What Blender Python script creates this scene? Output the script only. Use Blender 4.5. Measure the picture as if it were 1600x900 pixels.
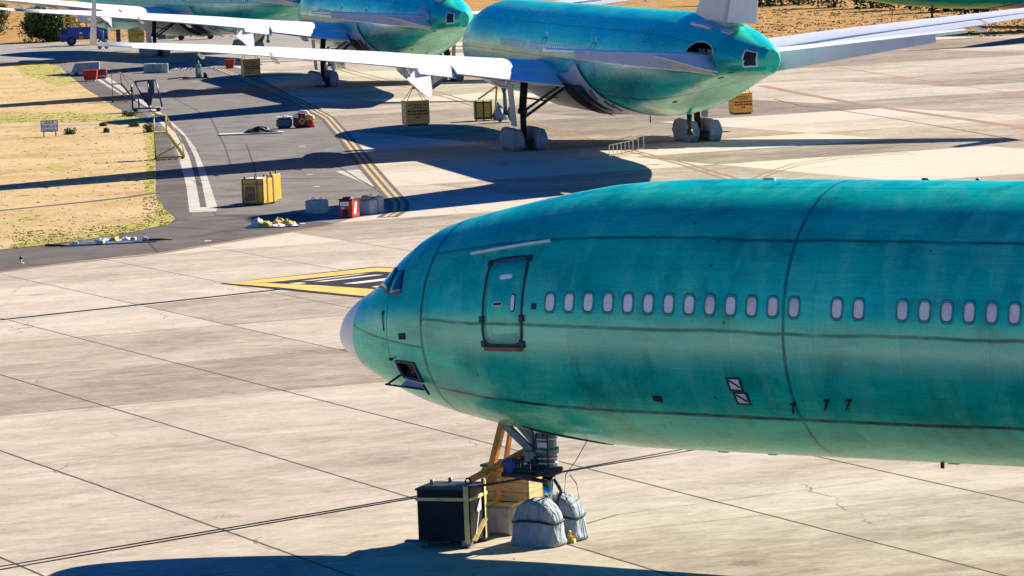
import bpy, math, random
import numpy as np
from mathutils import Vector, Matrix
random.seed(7)
R = math.radians
S = bpy.context.scene
for o in list(bpy.data.objects): bpy.data.objects.remove(o)

# ------------------------------------------------------------------ camera, sky, sun
FOC, CH, PITCH, ROLL = 6393.9, 14.952, R(5.342), R(-2.217)
cd = bpy.data.cameras.new('camera'); cam = bpy.data.objects.new('camera', cd)
S.collection.objects.link(cam); S.camera = cam
cd.sensor_width = 36; cd.lens = 36*FOC/1600; cd.clip_start = 1; cd.clip_end = 6000
cam.matrix_world = Matrix.Translation((0, 0, CH)) @ Matrix.Rotation(math.pi/2-PITCH, 4, 'X') @ Matrix.Rotation(ROLL, 4, 'Z')
SUN_EL, SUN_AZ = R(32.6), R(55.9)
W = bpy.data.worlds.new('World'); S.world = W; W.use_nodes = True
wn = W.node_tree; wn.nodes.clear()
sky = wn.nodes.new('ShaderNodeTexSky'); sky.sky_type = 'NISHITA'; sky.sun_disc = False
sky.sun_elevation = SUN_EL; sky.sun_rotation = SUN_AZ; sky.air_density = 1.0; sky.dust_density = 0.4; sky.ozone_density = 3.0
hs = wn.nodes.new('ShaderNodeHueSaturation'); hs.inputs['Saturation'].default_value = 2.4; hs.inputs['Hue'].default_value = 0.525
bg = wn.nodes.new('ShaderNodeBackground'); bg.inputs['Strength'].default_value = 0.056
wo = wn.nodes.new('ShaderNodeOutputWorld')
wn.links.new(sky.outputs[0], hs.inputs['Color']); wn.links.new(hs.outputs[0], bg.inputs['Color']); wn.links.new(bg.outputs[0], wo.inputs[0])
sd = bpy.data.lights.new('sun', 'SUN'); sd.energy = 5.0; sd.angle = R(0.53); sd.color = (1, 0.905, 0.75)
sun = bpy.data.objects.new('sun', sd); S.collection.objects.link(sun)
SD = Vector((-math.cos(SUN_EL)*math.sin(SUN_AZ), -math.cos(SUN_EL)*math.cos(SUN_AZ), -math.sin(SUN_EL)))
sun.rotation_euler = SD.to_track_quat('-Z', 'Y').to_euler(); sun.location = (60, 60, 120)
vs = S.view_settings; vs.view_transform = 'Standard'; vs.look = 'None'; vs.exposure = 1.12; vs.gamma = 1; vs.use_curve_mapping = False

def ground_at(px, py, z=0.0):
    """real ground position seen at a pixel of the 1600x900 photograph"""
    a, b = px-800, py-450
    cr, sr = math.cos(ROLL), math.sin(ROLL)
    u = a*cr+b*sr; w = -a*sr+b*cr
    c, s = math.cos(PITCH), math.sin(PITCH)
    dx = u/FOC; up = -w/FOC
    dy = c+up*s; dz = -s+up*c
    t = (z-CH)/dz
    return Vector((dx*t, dy*t, z))
G = ground_at

# ------------------------------------------------------------------ helpers
def link(o): S.collection.objects.link(o); return o
def tag(o, label=None, cat=None, group=None, kind=None):
    if label: o['label'] = label
    if cat: o['category'] = cat
    if group: o['group'] = group
    if kind: o['kind'] = kind
    return o
def empty(name, loc, rz=0, **k):
    o = bpy.data.objects.new(name, None); o.empty_display_size = .3; link(o); o.location = loc; o.rotation_euler = (0, 0, rz)
    return tag(o, **k)
class MB:
    def __init__(s): s.v = []; s.f = []; s.sm = []
    def add(s, vs_, fs, smooth=False):
        n = len(s.v); s.v += [tuple(v) for v in vs_]; s.f += [tuple(n+i for i in f) for f in fs]; s.sm += [smooth]*len(fs); return s
    def box(s, c, size, rz=0, rx=0, ry=0, bevel=0):
        sx, sy, sz = [k/2 for k in size]
        M = Matrix.Translation(c) @ Matrix.Rotation(rz, 4, 'Z') @ Matrix.Rotation(ry, 4, 'Y') @ Matrix.Rotation(rx, 4, 'X')
        if bevel:
            b = min(bevel, sx*.9, sy*.9, sz*.9); V = []; idx = {}
            for X in (-1, 1):
                for Y in (-1, 1):
                    for Z in (-1, 1):
                        for ax in range(3):
                            p = [X*(sx-b), Y*(sy-b), Z*(sz-b)]; p[ax] = (X*sx, Y*sy, Z*sz)[ax]
                            idx[(X, Y, Z, ax)] = len(V); V.append(M @ Vector(p))
            F = []
            for ax in range(3):
                o1, o2 = [k for k in range(3) if k != ax]
                for sg in (-1, 1):
                    q = []
                    for a, b2 in ((-1, -1), (1, -1), (1, 1), (-1, 1)):
                        k = [0, 0, 0]; k[ax] = sg; k[o1] = a; k[o2] = b2; q.append(idx[(*k, ax)])
                    F.append(q)
            for ax in range(3):
                o1, o2 = [k for k in range(3) if k != ax]
                for a in (-1, 1):
                    for b2 in (-1, 1):
                        q = []
                        for (e, f_) in ((-1, o1), (1, o1), (1, o2), (-1, o2)):
                            k = [0, 0, 0]; k[ax] = e; k[o1] = a; k[o2] = b2; q.append(idx[(*k, f_)])
                        F.append(q)
            for X in (-1, 1):
                for Y in (-1, 1):
                    for Z in (-1, 1): F.append([idx[(X, Y, Z, k)] for k in range(3)])
            return s.add(V, F)
        V = [M @ Vector((x*sx, y*sy, z*sz)) for x in (-1, 1) for y in (-1, 1) for z in (-1, 1)]
        return s.add(V, [(0, 1, 3, 2), (4, 6, 7, 5), (0, 4, 5, 1), (2, 3, 7, 6), (0, 2, 6, 4), (1, 5, 7, 3)])
    def tube(s, pts, r, n=8, cap=True, r2=None):
        pts = [Vector(p) for p in pts]; rings = []
        for i, p in enumerate(pts):
            d = (pts[min(i+1, len(pts)-1)]-pts[max(i-1, 0)]).normalized()
            a = d.cross(Vector((0, 0, 1)) if abs(d.z) < .95 else Vector((1, 0, 0))).normalized(); b = d.cross(a)
            rr = r if r2 is None else r+(r2-r)*i/(len(pts)-1)
            if isinstance(r, (list, tuple)): rr = r[i]
            rings.append([p+a*rr*math.cos(2*math.pi*k/n)+b*rr*math.sin(2*math.pi*k/n) for k in range(n)])
        V = [q for rg in rings for q in rg]; F = []
        for i in range(len(pts)-1):
            for k in range(n): F.append((i*n+k, i*n+(k+1) % n, (i+1)*n+(k+1) % n, (i+1)*n+k))
        s.add(V, F, n > 5)
        if cap: s.add(rings[0], [tuple(range(n))]); s.add(rings[-1], [tuple(range(n))])
        return s
    def bar(s, a, b, w=.08, h=None):
        a = Vector(a); b = Vector(b); d = b-a; q = d.to_track_quat('X', 'Z').to_matrix().to_4x4()
        h = h or w; L = d.length/2; M = Matrix.Translation((a+b)/2) @ q
        V = [M @ Vector((x*L, y*w/2, z*h/2)) for x in (-1, 1) for y in (-1, 1) for z in (-1, 1)]
        return s.add(V, [(0, 1, 3, 2), (4, 6, 7, 5), (0, 4, 5, 1), (2, 3, 7, 6), (0, 2, 6, 4), (1, 5, 7, 3)])
    def loft(s, rings, smooth=True, close=True, cap=True):
        n = len(rings[0]); V = [q for r in rings for q in r]; F = []
        for i in range(len(rings)-1):
            for k in range(n if close else n-1): F.append((i*n+k, i*n+(k+1) % n, (i+1)*n+(k+1) % n, (i+1)*n+k))
        s.add(V, F, smooth)
        if cap: s.add(rings[0], [tuple(range(n))]); s.add(rings[-1], [tuple(range(n))])
        return s
    def build(s, name, mt, parent=None, loc=None, bev=0, **k):
        me = bpy.data.meshes.new(name); me.from_pydata(s.v, [], s.f)
        me.polygons.foreach_set('use_smooth', s.sm); me.materials.append(mt)
        import bmesh
        bm = bmesh.new(); bm.from_mesh(me); bmesh.ops.remove_doubles(bm, verts=bm.verts, dist=1e-5)
        bmesh.ops.recalc_face_normals(bm, faces=bm.faces); bm.to_mesh(me); bm.free()
        o = link(bpy.data.objects.new(name, me))
        if parent: o.parent = parent
        if loc is not None: o.location = loc
        return tag(o, **k)
def kids(o): return [c for c in bpy.data.objects if c.parent == o]
def copy_tree(o, parent=None):
    c = o.copy(); S.collection.objects.link(c)
    if parent: c.parent = parent
    for ch in kids(o): copy_tree(ch, c)
    return c

# ------------------------------------------------------------------ materials
class NT:
    def __init__(s, name):
        s.m = bpy.data.materials.new(name); s.m.use_nodes = True; s.t = s.m.node_tree; s.t.nodes.clear()
        s.out = s.n('ShaderNodeOutputMaterial'); s.b = s.n('ShaderNodeBsdfPrincipled'); s.l(s.b.outputs[0], s.out.inputs[0])
    def n(s, t, **k):
        x = s.t.nodes.new(t)
        for a, b in k.items(): setattr(x, a, b)
        return x
    def l(s, a, b): s.t.links.new(a, b)
    def put(s, inp, v):
        if isinstance(v, (int, float)): inp.default_value = v
        elif isinstance(v, tuple): inp.default_value = v if len(v) == len(inp.default_value) else (*v, 1)
        else: s.l(v, inp)
    def math(s, op, a, b=0.0, c=None, clamp=False):
        x = s.n('ShaderNodeMath', operation=op, use_clamp=clamp); s.put(x.inputs[0], a); s.put(x.inputs[1], b)
        if c is not None: s.put(x.inputs[2], c)
        return x.outputs[0]
    def mix(s, f, a, b, mode='MIX'):
        x = s.n('ShaderNodeMix', data_type='RGBA', blend_type=mode); s.put(x.inputs['Factor'], f); s.put(x.inputs['A'], a); s.put(x.inputs['B'], b); return x.outputs['Result']
    def coord(s, kind='Object', scale=(1, 1, 1), rot=(0, 0, 0), loc=(0, 0, 0)):
        if kind == 'World': c = s.n('ShaderNodeNewGeometry').outputs['Position']
        else: c = s.n('ShaderNodeTexCoord').outputs[kind]
        m = s.n('ShaderNodeMapping'); m.inputs['Scale'].default_value = scale; m.inputs['Rotation'].default_value = rot; m.inputs['Location'].default_value = loc
        s.l(c, m.inputs[0]); return m.outputs[0]
    def noise(s, vec, sc, det=5, rough=.55, dist=0):
        x = s.n('ShaderNodeTexNoise'); s.l(vec, x.inputs['Vector']); x.inputs['Scale'].default_value = sc; x.inputs['Detail'].default_value = det
        x.inputs['Roughness'].default_value = rough; x.inputs['Distortion'].default_value = dist; return x.outputs['Fac']
    def ramp(s, f, stops):
        x = s.n('ShaderNodeValToRGB'); s.put(x.inputs[0], f); e = x.color_ramp.elements
        while len(e) < len(stops): e.new(.5)
        for k, (p, c) in zip(e, stops): k.position = p; k.color = (*c, 1) if isinstance(c, tuple) else (c, c, c, 1)
        return x.outputs[0]
    def xyz(s, vec):
        x = s.n('ShaderNodeSeparateXYZ'); s.l(vec, x.inputs[0]); return x.outputs
    def bump(s, h, st=.3, d=.05, normal=None):
        x = s.n('ShaderNodeBump'); s.put(x.inputs['Height'], h); x.inputs['Strength'].default_value = st; x.inputs['Distance'].default_value = d
        s.l(x.outputs[0], s.b.inputs['Normal']); return x
    def set(s, color=None, rough=None, metal=None, coat=None, coat_r=None, spec=None):
        if color is not None: s.put(s.b.inputs['Base Color'], color)
        if rough is not None: s.put(s.b.inputs['Roughness'], rough)
        if metal is not None: s.put(s.b.inputs['Metallic'], metal)
        if coat is not None: s.put(s.b.inputs['Coat Weight'], coat)
        if coat_r is not None: s.put(s.b.inputs['Coat Roughness'], coat_r)
        if spec is not None: s.put(s.b.inputs['Specular IOR Level'], spec)
        return s.m
def worn(name, col, rough=.5, var=.35, sc=2.0, metal=0, dirt=(.12, .09, .06), dirt_amt=.35, bump=.1, bs=20, spec=.5, coat=0):
    t = NT(name); v = t.coord('Object')
    n1 = t.noise(v, sc, 6); n2 = t.noise(v, sc*5, 4)
    dark = tuple(c*(1-var) for c in col); lite = tuple(min(1, c*(1+var*.5)) for c in col)
    c = t.ramp(n1, [(.3, dark), (.55, col), (.75, lite)])
    d = t.ramp(n2, [(.58, 0.0), (.75, 1.0)])
    c = t.mix(t.math('MULTIPLY', d, dirt_amt), c, dirt)
    t.bump(t.noise(v, bs, 4), bump, .02)
    return t.set(c, rough, metal, coat, .2, spec)
M = {}
M['white'] = worn('white_skin', (.78, .79, .80), .35, .08, .7, dirt_amt=.12, dirt=(.45, .45, .42), bump=.02)
M['grey_skin'] = worn('grey_skin', (.55, .56, .60), .38, .12, .8, dirt_amt=.15, bump=.02)
M['radome'] = worn('radome_white', (.86, .82, .78), .35, .1, 1.2, dirt_amt=.08, bump=.02)
M['black'] = worn('black_rubber', (.012, .012, .014), .6, .3, 3, bump=.1)
M['dark_gap'] = worn('dark_gap', (.008, .010, .016), .7, .3, 3)
M['sealant'] = worn('dark_sealant', (.008, .035, .055), .5, .3, 5, dirt_amt=.1)
M['navy_box'] = worn('black_panel', (.005, .006, .016), .45, .4, 2, dirt=(.02, .02, .03), dirt_amt=.2, spec=.25)
M['steel'] = worn('grey_steel', (.16, .19, .24), .4, .4, 4, metal=.5)
M['dark_steel'] = worn('dark_steel', (.03, .035, .045), .45, .4, 4, metal=.4)
M['chrome'] = worn('chrome', (.6, .63, .68), .15, .1, 4, metal=1, dirt_amt=.1)
M['orange'] = worn('orange_paint', (.72, .27, .02), .45, .35, 3, dirt=(.12, .04, .01), dirt_amt=.5)
M['yellow'] = worn('yellow_paint', (.62, .42, .04), .5, .3, 3, dirt=(.2, .13, .05), dirt_amt=.5)
M['strap'] = worn('webbing', (.74, .60, .22), .8, .25, 6, dirt_amt=.25)
M['red'] = worn('red_paint', (.50, .02, .012), .4, .3, 3, dirt_amt=.3)
M['darkred'] = worn('dark_red_paint', (.22, .012, .01), .5, .3, 3, dirt_amt=.3)
M['concrete_block'] = worn('concrete_block', (.50, .49, .45), .85, .25, 3, dirt_amt=.5, bump=.3)
M['blue'] = worn('blue_paint', (.015, .035, .32), .35, .3, 2, dirt_amt=.15)
M['dkblue'] = worn('dark_blue_paint', (.012, .018, .10), .4, .3, 3, dirt_amt=.15)
M['paint_y'] = worn('yellow_marking', (.72, .45, .09), .8, .25, .8, dirt=(.35, .3, .2), dirt_amt=.35, bs=8)
M['ochre_paint'] = worn('faded_ochre_marking', (.50, .36, .17), .85, .35, 1.2, dirt=(.22, .18, .13), dirt_amt=.6, bs=8)
M['edging'] = worn('brown_edging', (.10, .08, .06), .85, .35, .8, dirt=(.2, .17, .13), dirt_amt=.6)
M['paint_w'] = worn('white_marking', (.72, .68, .56), .8, .25, .8, dirt=(.35, .32, .28), dirt_amt=.45, bs=8)
M['paint_k'] = worn('dark_marking', (.026, .022, .032), .9, .3, .5, dirt=(.10, .08, .07), dirt_amt=.3, spec=.15)
M['paint_o'] = worn('faded_orange_marking', (.30, .17, .09), .85, .25, .8, dirt_amt=.3)
M['paint_r'] = worn('red_marking', (.50, .16, .11), .85, .25, .8, dirt_amt=.3)
M['crack'] = worn('joint_sealant', (.06, .052, .045), .9, .3, 2)
M['greenbox'] = worn('green_machine', (.10, .30, .20), .5, .3, 4, dirt_amt=.4)
M['teal_drum'] = worn('blue_drum', (.03, .13, .20), .45, .4, 4, dirt_amt=.3)
M['wire'] = worn('wire', (.04, .035, .06), .6, .2, 9)
M['sign_face'] = worn('pale_sign', (.74, .80, .92), .5, .1, 3, dirt_amt=.1)
M['grey_tarp'] = worn('grey_blue_tarp', (.22, .32, .38), .7, .35, 2, dirt_amt=.3, bump=.4, bs=6)
M['rust'] = worn('rusty_red_steel', (.30, .13, .08), .7, .4, 5, dirt_amt=.4)
M['text'] = worn('black_lettering', (.02, .02, .03), .7, .2, 5)
M['inner'] = worn('inner_frame_primer', (.60, .45, .36), .6, .4, 4)
M['bark'] = worn('bark', (.10, .07, .045), .9, .3, 5)

def cloth(name, col, sc=2.4):
    t = NT(name); v = t.coord('Object'); n = t.noise(v, sc, 6, .6, 1.5)
    c = t.ramp(n, [(.3, tuple(k*.85 for k in col)), (.7, col)])
    n3 = t.noise(t.coord('Object', (2.6, 2.6, .5)), 2.0, 2, .5, 1.2); n4 = t.noise(v, 1.6, 1, .5, .8)
    t.bump(t.math('ADD', t.math('MULTIPLY', n3, .8), n4), .9, .22)
    return t.set(c, .75)
M['cover'] = cloth('wheel_cover_cloth', (.30, .35, .42))
M['gold_cloth'] = cloth('yellow_cloth', (.72, .52, .10))
M['white_cloth'] = cloth('white_cloth', (.72, .72, .70))

def wood(name, col):
    t = NT(name); v = t.coord('Object', (1, 1, 9)); n = t.noise(v, 2.2, 6, .6, .6)
    c = t.ramp(n, [(.3, tuple(k*.6 for k in col)), (.55, col), (.8, tuple(min(1, k*1.3) for k in col))])
    x = t.xyz(t.coord('Object'))
    fr = t.math('FRACT', t.math('MULTIPLY', x[2], 4.3)); gap = t.math('LESS_THAN', fr, .07)
    c = t.mix(t.math('MULTIPLY', gap, .7), c, (.05, .03, .015)); t.bump(n, .2, .02)
    return t.set(c, .7)
M['wood'] = wood('crate_wood', (.74, .50, .20)); M['pale_wood'] = wood('pale_plywood', (.74, .58, .28))
M['ochre'] = wood('ochre_panel', (.55, .38, .07)); M['amber'] = wood('amber_plywood', (.80, .42, .08))

# primer skin of the airframes: translucent green film over bare metal, with sealed seams and stains
def primer(calm=False):
    t = NT('green_primer_skin_far' if calm else 'green_primer_skin'); P = t.coord('Object'); x = t.xyz(P)
    dz = t.math('SUBTRACT', x[2], 5.5)
    th = t.math('MULTIPLY', t.math('ARCTAN2', dz, t.math('MULTIPLY', x[1], -1)), 57.2958)
    base = (.006, .175, .155)
    # large stained patches, long along the barrel
    nA = t.noise(t.coord('Object', (.10, .5, .5) if calm else (.28, .9, .9)), 1.0, 2 if calm else 6, .6, .4)
    nB = t.noise(t.coord('Object', (.15, .5, .5) if calm else (.9, .5, .28)), 1.7, 2 if calm else 5, .6, .3)
    nC = t.noise(t.coord('Object', (.1, 1, 4) if calm else (1, 1, 14)), 1.3, 3, .6)
    c = t.ramp(nA, [(.30, (.001, .36, .28)), (.48, (.004, .62, .45)), (.66, (.015, .74, .50))])
    c = t.mix(t.math('MULTIPLY', t.ramp(nB, [(.48, 0.0), (.66, 1.0)]), .22 if calm else .55), c, (.12, .78, .52))
    c = t.mix(t.math('MULTIPLY', t.ramp(t.noise(t.coord('Object', (.2, 1, .5) if calm else (1, 1, .5), loc=(5, 3, 0)), .8, 2 if calm else 5, .65), [(.52, 0.0), (.66, 1.0)]), .18 if calm else .55), c, (.0, .22, .14))
    c = t.mix(t.math('MULTIPLY', t.ramp(nC, [(.4, 0.0), (.75, 1.0)]), .3), c, (.005, .17, .17))
    # paler band just below the window line: reflected light put into the colour
    band = t.math('MULTIPLY', t.math('SMOOTH_MIN', t.math('SUBTRACT', 1.0, t.math('ABSOLUTE', t.math('DIVIDE', t.math('ADD', th, 6.0), 12.0))), 1.0, .2), t.ramp(nA, [(.3, .3), (.55, 1.0)]), clamp=True)
    c = t.mix(t.math('MULTIPLY', band, .80, clamp=True), c, (.42, .86, .58))
    wn2 = t.n('ShaderNodeTexWhiteNoise', noise_dimensions='2D'); cm2 = t.n('ShaderNodeCombineXYZ'); t.l(t.math('FLOOR', t.math('DIVIDE', x[0], 2.135)), cm2.inputs[0]); t.l(t.math('FLOOR', t.math('DIVIDE', th, 17.0)), cm2.inputs[1]); t.l(cm2.outputs[0], wn2.inputs[0])
    c = t.mix(t.math('MULTIPLY', wn2.outputs['Value'], .20), c, (.0, .25, .24))
    # sealed seams: rings at stations and long lines at angles
    wob = t.math('MULTIPLY', t.math('SUBTRACT', t.noise(P, .8, 3), .5), .10)
    seam = None
    def acc(v):
        nonlocal seam
        seam = v if seam is None else t.math('MAXIMUM', seam, v)
    xs = t.math('ADD', x[0], wob)
    for st, w, a in ((2.8, .03, .7), (4.10, .06, .95), (14.2, .055, .8), (21.6, .04, .5), (28.5, .05, .6), (36.2, .05, .5), (43.6, .06, .7), (50.2, .05, .6), (57.6, .05, .5), (64.5, .06, .7), (71.2, .05, .7)):
        acc(t.math('MULTIPLY', t.math('SUBTRACT', 1.6, t.math('DIVIDE', t.math('ABSOLUTE', t.math('SUBTRACT', xs, st)), w*.62), clamp=True), a))
    wob2 = t.math('MULTIPLY', t.math('SUBTRACT', t.noise(t.coord('Object', loc=(9, 9, 9)), .5, 3), .5), 3.0)
    ths = t.math('ADD', th, wob2); aft = t.math('GREATER_THAN', x[0], 4.12)
    for an, w, a in ((74.5, .25, .8), (39.5, 1.0, .8), (0.0, 1.0, .75), (-39.3, 1.35, 1.0)):
        acc(t.math('MULTIPLY', t.math('MULTIPLY', t.math('SUBTRACT', 1.7, t.math('DIVIDE', t.math('ABSOLUTE', t.math('SUBTRACT', ths, an)), w*.60), clamp=True), a), aft))
    fwd = t.math('SUBTRACT', 1.0, aft)
    for an, w, a in ((-15.5, .7, .8), (22.0, .5, .0)):
        acc(t.math('MULTIPLY', t.math('MULTIPLY', t.math('LESS_THAN', t.math('ABSOLUTE', t.math('SUBTRACT', th, an)), w), a), fwd))
    seam = t.math('MULTIPLY', seam, t.ramp(t.noise(t.coord('Object', loc=(2, 0, 0)), 1.4, 3), [(.3, .55), (.6, 1.0)]))
    # fine frame and stringer lines
    fr = t.math('FRACT', t.math('DIVIDE', x[0], 2.135)); fine = t.math('MULTIPLY', t.math('LESS_THAN', fr, .007), .25)
    fs = t.math('FRACT', t.math('DIVIDE', th, 8.5)); fine = t.math('MAXIMUM', fine, t.math('MULTIPLY', t.math('LESS_THAN', fs, .03), .16))
    rv = t.math('MULTIPLY', t.math('LESS_THAN', t.math('FRACT', t.math('MULTIPLY', x[0], 6.5)), .35), t.math('LESS_THAN', t.math('ABSOLUTE', t.math('SUBTRACT', fs, .5)), .035)); fine = t.math('MAXIMUM', fine, t.math('MULTIPLY', rv, .14))
    sp = t.n('ShaderNodeTexVoronoi'); t.l(P, sp.inputs['Vector']); sp.inputs['Scale'].default_value = 1.1
    spot = t.math('MULTIPLY', t.math('LESS_THAN', sp.outputs['Distance'], .045), .8)
    k = t.math('MAXIMUM', t.math('MAXIMUM', seam, fine), spot)
    c = t.mix(k, c, (.001, .05, .06))
    t.bump(t.math('ADD', t.math('MULTIPLY', nA, .6), t.math('MULTIPLY', t.noise(P, 1.3, 2), .4)), .0 if calm else .08, .15)
    r = t.ramp(nB, [(.3, .20), (.7, .36)])
    return t.set(c, r, .15, t.math('MULTIPLY', t.math('SUBTRACT', 1.0, k), .22), .12, .4)
M['primer'] = primer(); M['primer_far'] = primer(True)
M['primer_pale'] = worn('pale_green_skin', (.10, .42, .34), .35, .3, .8, dirt=(.02, .2, .16), dirt_amt=.4, bump=.03)
M['glass'] = NT('dark_teal_film').set((.004, .08, .13), .12, .1, .5, .05)
M['win_rim'] = worn('window_rim', (.03, .30, .27), .4, .3, 5)
M['film_b'] = worn('grey_window_film', (.80, .75, .72), .35, .3, 3, dirt_amt=.5)
M['film_c'] = worn('warm_window_film', (.92, .82, .76), .45, .3, 2.2, dirt_amt=.4)
M['film'] = worn('white_window_film', (.92, .86, .84), .4, .18, 1.3, dirt=(.3, .28, .3), dirt_amt=.25)

# ground materials ------------------------------------------------
CA, SA = math.cos(R(24)), math.sin(R(24))
def grid(t, P, pa, oa, pb, ob):
    x = t.xyz(P)
    a = t.math('ADD', t.math('MULTIPLY', x[0], CA), t.math('MULTIPLY', x[1], SA)); b = t.math('SUBTRACT', t.math('MULTIPLY', x[0], SA), t.math('MULTIPLY', x[1], CA))
    ua = t.math('DIVIDE', t.math('SUBTRACT', a, oa), pa); ub = t.math('DIVIDE', t.math('SUBTRACT', b, ob), pb)
    return a, b, ua, ub
def concrete():
    t = NT('apron_concrete'); P = t.n('ShaderNodeNewGeometry').outputs['Position']
    a, b, ua, ub = grid(t, P, 5.87, 33.7, 10.7, -87.4)
    wn_ = t.n('ShaderNodeTexWhiteNoise', noise_dimensions='2D'); cmb = t.n('ShaderNodeCombineXYZ')
    t.l(t.math('FLOOR', t.math('DIVIDE', ua, 3.0)), cmb.inputs[0]); t.l(t.math('FLOOR', ub), cmb.inputs[1]); t.l(cmb.outputs[0], wn_.inputs[0])
    tone = wn_.outputs['Value']
    near_ = t.math('GREATER_THAN', b, -120.0)      # the pours around the nearest stand differ less; two older pours are browner
    old = t.math('MULTIPLY', t.math('GREATER_THAN', b, -141.3), t.math('LESS_THAN', b, -120.0))
    old = t.math('MAXIMUM', old, t.math('MULTIPLY', t.math('GREATER_THAN', b, -87.4), t.math('GREATER_THAN', a, 39.57)))
    tone = t.math('SUBTRACT', t.mix(near_, tone, t.math('ADD', .42, t.math('MULTIPLY', tone, .22))), t.math('MULTIPLY', old, .26))
    cb = t.n('ShaderNodeCombineXYZ'); t.l(t.math('MULTIPLY', a, .55), cb.inputs[0]); t.l(b, cb.inputs[1])
    s1 = t.noise(cb.outputs[0], 1.1, 7, .62, .3); s2 = t.noise(cb.outputs[0], .25, 4, .6); s3 = t.noise(P, 7, 5, .75); s4 = t.noise(cb.outputs[0], 3.2, 6, .7, .6)
    f = t.math('ADD', t.math('MULTIPLY', tone, .36), t.math('ADD', t.math('MULTIPLY', t.math('ADD', t.math('MULTIPLY', s1, .5), t.math('MULTIPLY', s4, .5)), .60), t.math('MULTIPLY', s2, .38)))
    c = t.ramp(f, [(.45, (.17, .130, .092)), (.56, (.29, .235, .172)), (.66, (.41, .348, .262)), (.80, (.56, .49, .385))])
    c = t.mix(t.math('MULTIPLY', t.ramp(s3, [(.35, 1.0), (.6, 0.0)]), .18), c, (.16, .13, .10))
    c = t.mix(t.math('MULTIPLY', t.ramp(t.noise(P, .45, 4, .6), [(.58, 0.0), (.72, 1.0)]), .25), c, (.42, .33, .25))
    def ln(u, per, w):
        fr = t.math('FRACT', u); d = t.math('MULTIPLY', t.math('MINIMUM', fr, t.math('SUBTRACT', 1.0, fr)), per)
        return t.math('LESS_THAN', d, w)
    jit = t.math('MULTIPLY', t.math('SUBTRACT', t.noise(P, .9, 4, .7), .5), .10)
    ja = ln(t.math('ADD', ua, t.math('MULTIPLY', jit, .12)), 5.87, .045); jb = ln(t.math('ADD', ub, t.math('MULTIPLY', jit, .14)), 10.7, .03)
    x = t.xyz(P)
    near = t.ramp(t.math('DIVIDE', x[1], 400.0), [(.3, 1.0), (.6, .35)])
    j = t.math('MAXIMUM', t.math('MULTIPLY', ja, .95), t.math('MULTIPLY', jb, t.ramp(t.noise(P, .2, 2), [(.4, .1), (.6, .6)])))
    c = t.mix(t.math('MULTIPLY', j, near), c, (.05, .04, .032))
    v = t.n('ShaderNodeTexVoronoi'); t.l(P, v.inputs['Vector']); v.inputs['Scale'].default_value = .17
    spot = t.math('MULTIPLY', t.math('LESS_THAN', t.math('ADD', v.outputs['Distance'], t.math('MULTIPLY', s3, .25)), .19), .45); c = t.mix(spot, c, (.10, .08, .06))
    v2 = t.n('ShaderNodeTexVoronoi', feature='DISTANCE_TO_EDGE'); cw = t.n('ShaderNodeVectorMath', operation='ADD'); nz = t.n('ShaderNodeTexNoise'); nz.inputs['Scale'].default_value = .8; t.l(P, nz.inputs['Vector']); t.l(P, cw.inputs[0]); t.l(nz.outputs['Color'], cw.inputs[1]); t.l(cw.outputs[0], v2.inputs['Vector']); v2.inputs['Scale'].default_value = .09
    crk = t.math('MULTIPLY', t.math('LESS_THAN', v2.outputs['Distance'], .0028), t.ramp(s2, [(.5, 0.0), (.6, .6)])); c = t.mix(crk, c, (.09, .07, .055))
    t.bump(s3, .25, .015)
    return t.set(c, .8, spec=.25)
M['concrete'] = concrete()
def asphalt(name, lo, mid, hi):
    t = NT(name); P = t.n('ShaderNodeNewGeometry').outputs['Position']
    s1 = t.noise(P, .35, 6, .6, .4); s2 = t.noise(P, 3, 5, .7)
    c = t.ramp(t.math('ADD', t.math('MULTIPLY', s1, .7), t.math('MULTIPLY', s2, .3)), [(.35, lo), (.5, mid), (.65, hi)])
    v = t.n('ShaderNodeTexVoronoi', feature='DISTANCE_TO_EDGE'); t.l(P, v.inputs['Vector']); v.inputs['Scale'].default_value = .11
    cr = t.math('MULTIPLY', t.math('LESS_THAN', v.outputs['Distance'], .006), .6); c = t.mix(cr, c, tuple(k*.3 for k in lo))
    t.bump(s2, .2, .02); return t.set(c, .85, spec=.25)
M['asphalt'] = asphalt('grey_asphalt', (.115, .104, .090), (.165, .150, .130), (.22, .20, .175))
M['dark_asphalt'] = asphalt('dark_asphalt', (.070, .058, .050), (.105, .090, .077), (.145, .127, .108))
M['old_asphalt'] = asphalt('pale_asphalt', (.21, .19, .165), (.28, .255, .22), (.34, .31, .27))
M['gutter'] = asphalt('pale_concrete_strip', (.36, .34, .29), (.46, .43, .37), (.54, .51, .44))
def grass(name, cols, weeds, sc=1.0):
    t = NT(name); P = t.n('ShaderNodeNewGeometry').outputs['Position']
    s1 = t.noise(P, .18*sc, 7, .65, .6); s2 = t.noise(P, 2.2, 6, .75); s3 = t.noise(t.coord('World', (.5, .14, 1)), .5, 5, .6, .5)
    c = t.ramp(t.math('ADD', t.math('MULTIPLY', s1, .5), t.math('MULTIPLY', s2, .5)), [(.34, cols[0]), (.48, cols[1]), (.62, cols[2])])
    c = t.mix(t.math('MULTIPLY', t.ramp(s3, [(.56, 0.0), (.70, 1.0)]), .75), c, weeds)
    t.bump(s2, .8, .2); return t.set(c, .95, spec=.1)
M['grass'] = grass('dry_grass', ((.34, .21, .09), (.52, .37, .18), (.62, .48, .26)), (.36, .32, .07))
M['far_grass'] = grass('far_dry_grass', ((.17, .085, .025), (.37, .21, .065), (.52, .33, .13)), (.20, .11, .03), 2)

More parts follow.
